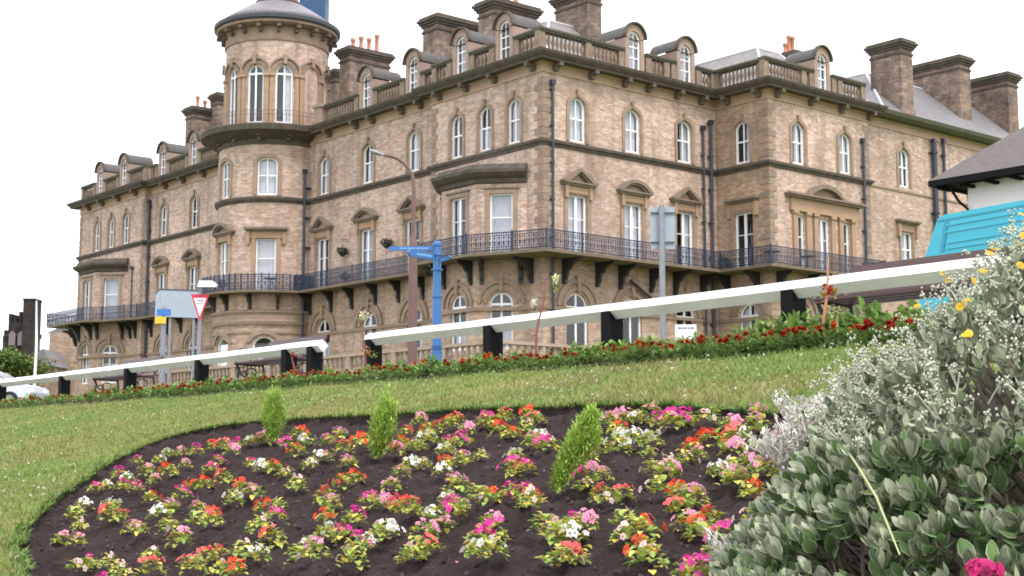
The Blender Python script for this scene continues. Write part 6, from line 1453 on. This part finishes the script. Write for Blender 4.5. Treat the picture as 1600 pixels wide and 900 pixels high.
leaves(P_[keep_], DIR[keep_], 7, .042, .019, cf_old, (.1, .75), 'young_leaves', (.30, .33, .23), (.50, .52, .42), back=.01)
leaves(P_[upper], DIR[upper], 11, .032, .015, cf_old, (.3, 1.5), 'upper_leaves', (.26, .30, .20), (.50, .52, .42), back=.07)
# twigs
b = MB(); 
for i in rng.choice(M_, 620, replace=False):
    p0 = P_[i] - DIR[i] * rng.uniform(.12, .3); p0[2] = max(p0[2], g0[i]); b.tube([p0, p0 * .5 + P_[i] * .5 + rng.normal(size=3) * .008, P_[i]], [.005, .0042, .003], 5, False)
for i in range(46):
    t = rng.uniform(math.pi*.75, math.pi*2); r_ = rng.uniform(.3, .8); q = np.array([SHC[0] + r_*math.cos(t), SHC[1] + r_*math.sin(t)*.9]); h_ = float(shrub_top(*q)) * .8; g_ = gz(*q)
    b.tube([(SHC[0] + .3*math.cos(t), SHC[1] + .3*math.sin(t), g_), ((SHC[0] + q[0]) / 2, (SHC[1] + q[1]) / 2, g_ + h_*.45), (q[0], q[1], g_ + h_)], [.02, .014, .007], 6, False)
b.build('branches', mat('shrub_branch', (.20, .17, .13), .9), sh)
# bud sprays on the upper part and yellow daisies
U = np.where(upper & (frac > .85))[0]; bd = []; st = MB()
for i in U:
    for k in range(1 + (i % 3 == 0)):
        base = P_[i] + rng.normal(size=3) * .02; d = DIR[i] + rng.normal(size=3) * .35; d[2] = abs(d[2]) + .2; tip = base + d / np.linalg.norm(d) * rng.uniform(.02, .07)
        if rng.random() < .5: st.tube([base, tip], [.0022, .0016], 4, False)
        for m in range(8): bd.append(tip + rng.normal(size=3) * .007)
st.build('bud_stalks', mat('bud_stalk', (.42, .43, .35), .9), sh)
bd = np.array(bd); oct_v = np.array([(1,0,0),(-1,0,0),(0,1,0),(0,-1,0),(0,0,1.3),(0,0,-1.0)]) * .0033; 
tri_f = np.array([(0,2,4),(2,1,4),(1,3,4),(3,0,4),(2,0,5),(1,2,5),(3,1,5),(0,3,5)])
v, f_, c_ = scatter(oct_v, tri_f, np.ones((6, 3)) * np.array([.52, .54, .43]), np.repeat(np.eye(3)[None], len(bd), 0) * rng.uniform(.7, 1.4, (len(bd), 1, 1)), bd, np.repeat(rng.uniform(.7, 1.15, (len(bd), 1)), 3, 1)); adopt(np_mesh('flower_buds', v, f_, FELT, c_, smooth=True), sh)
daisy = [(1597,385),(1590,398),(1578,372),(1551,405),(1545,412),(1505,492),(1510,488),(1498,496),(1512,538),(1507,540),(1520,455),(1480,452),(1535,440),(1592,432),(1433,492),(1472,440),(1595,350)]
Vd, Fd, Cd = petal_flower((.82, .55, .04), .010, 11); Vc = Vd.copy(); parts = []
def shrub_hit(px, py):
    r = ray(px, py)
    for Y in np.arange(1.9, 4.6, .01):
        x = r[0] / r[1] * Y; z = r[2] / r[1] * Y
        if gz(x, Y) + float(shrub_top(x, Y)) > z - .02: return np.array([x, Y, z])
    return np.array([r[0] / r[1] * 3.7, 3.7, r[2] / r[1] * 3.7])
for i, (px, py) in enumerate(daisy):
    c0 = shrub_hit(px, py) + np.array([-.01, -.04, .02])
    v, f_, c_ = scatter(Vd, Fd, Cd, basis(np.array([[rng.normal()*.8, -.7, rng.uniform(.1, 1.2)]])), c0[None], np.ones((1, 3)) * rng.uniform(.8, 1.1)); adopt(np_mesh('daisy', v, f_, PETAL, c_), sh)
# long dry grass stalk lying over the shrub
b = MB(); b.tube([shrub_hit(1270, 662) + np.array([0, -.12, .02]), shrub_hit(1318, 745) + np.array([0, -.14, .02]), shrub_hit(1345, 790) + np.array([0, -.13, .02]), shrub_hit(1380, 860) + np.array([0, -.12, 0])], [.0014, .0023, .0023, .0018], 6)
o = b.build('grass_stalk', mat('straw', (.38, .38, .2), .8)); tag(o, 'single long straw coloured grass stalk lying across the grey shrub', 'grass stalk')

# ---- silver ragwort sprays at the left edge of the shrub
def silver(px, py, hpx, wpx, label, n=26):
    p = on_ground(px, py); Y = p[1]; sc = Y / F; r = empty('silver_ragwort', p, 0, label, 'silver plant', 'silver leaved plants at the edge of the shrub'); b = MB(); TT = []; DD = []
    for i in range(n):
        a = rng.uniform(0, 6.28); q = p.copy(); d = np.array([math.cos(a) * wpx/hpx * .8, math.sin(a) * .3, 1.0]); L_ = hpx * sc * rng.uniform(.5, 1); pts = [q]
        for k in range(5): q = q + d / np.linalg.norm(d) * L_ / 5; d = d + rng.normal(size=3) * .22; pts.append(q.copy())
        b.tube(pts, [.0035, .003, .0028, .0024, .002, .0015], 5, False)
        for k in range(1, 6):
            for m in range(5): TT.append(pts[k] + rng.normal(size=3) * .007); DD.append(d * .6 + rng.normal(size=3) * .8)
    b.build('stems', mat('white_felt_stem', (.55, .53, .48), .9), r); TT, DD = np.array(TT), np.array(DD); V, Fq, C = leaf_proto(.028, .009, .1)
    v, f_, c_ = scatter(V, Fq, C * np.array([.66, .64, .60]), basis(DD, scale=rng.uniform(.6, 1.3, len(TT))), TT, np.repeat(rng.uniform(.7, 1.2, (len(TT), 1)), 3, 1)); adopt(np_mesh('foliage', v, f_, FELT, c_), r)
silver(1256, 690, 90, 70, 'white felted silver plant standing highest at the left edge of the shrub'); silver(1215, 735, 90, 70, 'middle silver plant with pinkish white tips beside the shrub')
silver(1168, 905, 95, 110, 'silver plant with branching white stems at the bottom left of the shrub', 30); silver(1285, 655, 40, 60, 'small silver tuft behind the left edge of the shrub', 14); silver(1330, 640, 60, 80, 'silver tuft at the back of the shrub against the lawn', 18)
# ---- magenta bloom in the corner
c0 = at_depth(1537, 893, 2.35); r = empty('pink_flower', c0, 0, 'bright magenta flower head in the bottom right corner of the shrub', 'flower')
V, Fq, C = petal_flower((.70, .03, .22), .012, 6); D = rand_dirs(38, .5) + np.array([0, -.5, 0]); D /= np.linalg.norm(D, axis=1, keepdims=True)
v, f_, c_ = scatter(V, Fq, C, basis(D), c0 + D * np.array([.030, .024, .018]) * rng.uniform(.6, 1.1, (38, 1)), np.repeat(rng.uniform(.45, 1.3, (38, 1)), 3, 1)); adopt(np_mesh('petals', v, f_, PETAL, c_), r)
b = MB(); b.tube([(c0[0], c0[1] + .02, gz(c0[0], c0[1])), c0], .004, 6); b.build('stem', mat('flower_stem', (.1, .16, .05), .8), r)
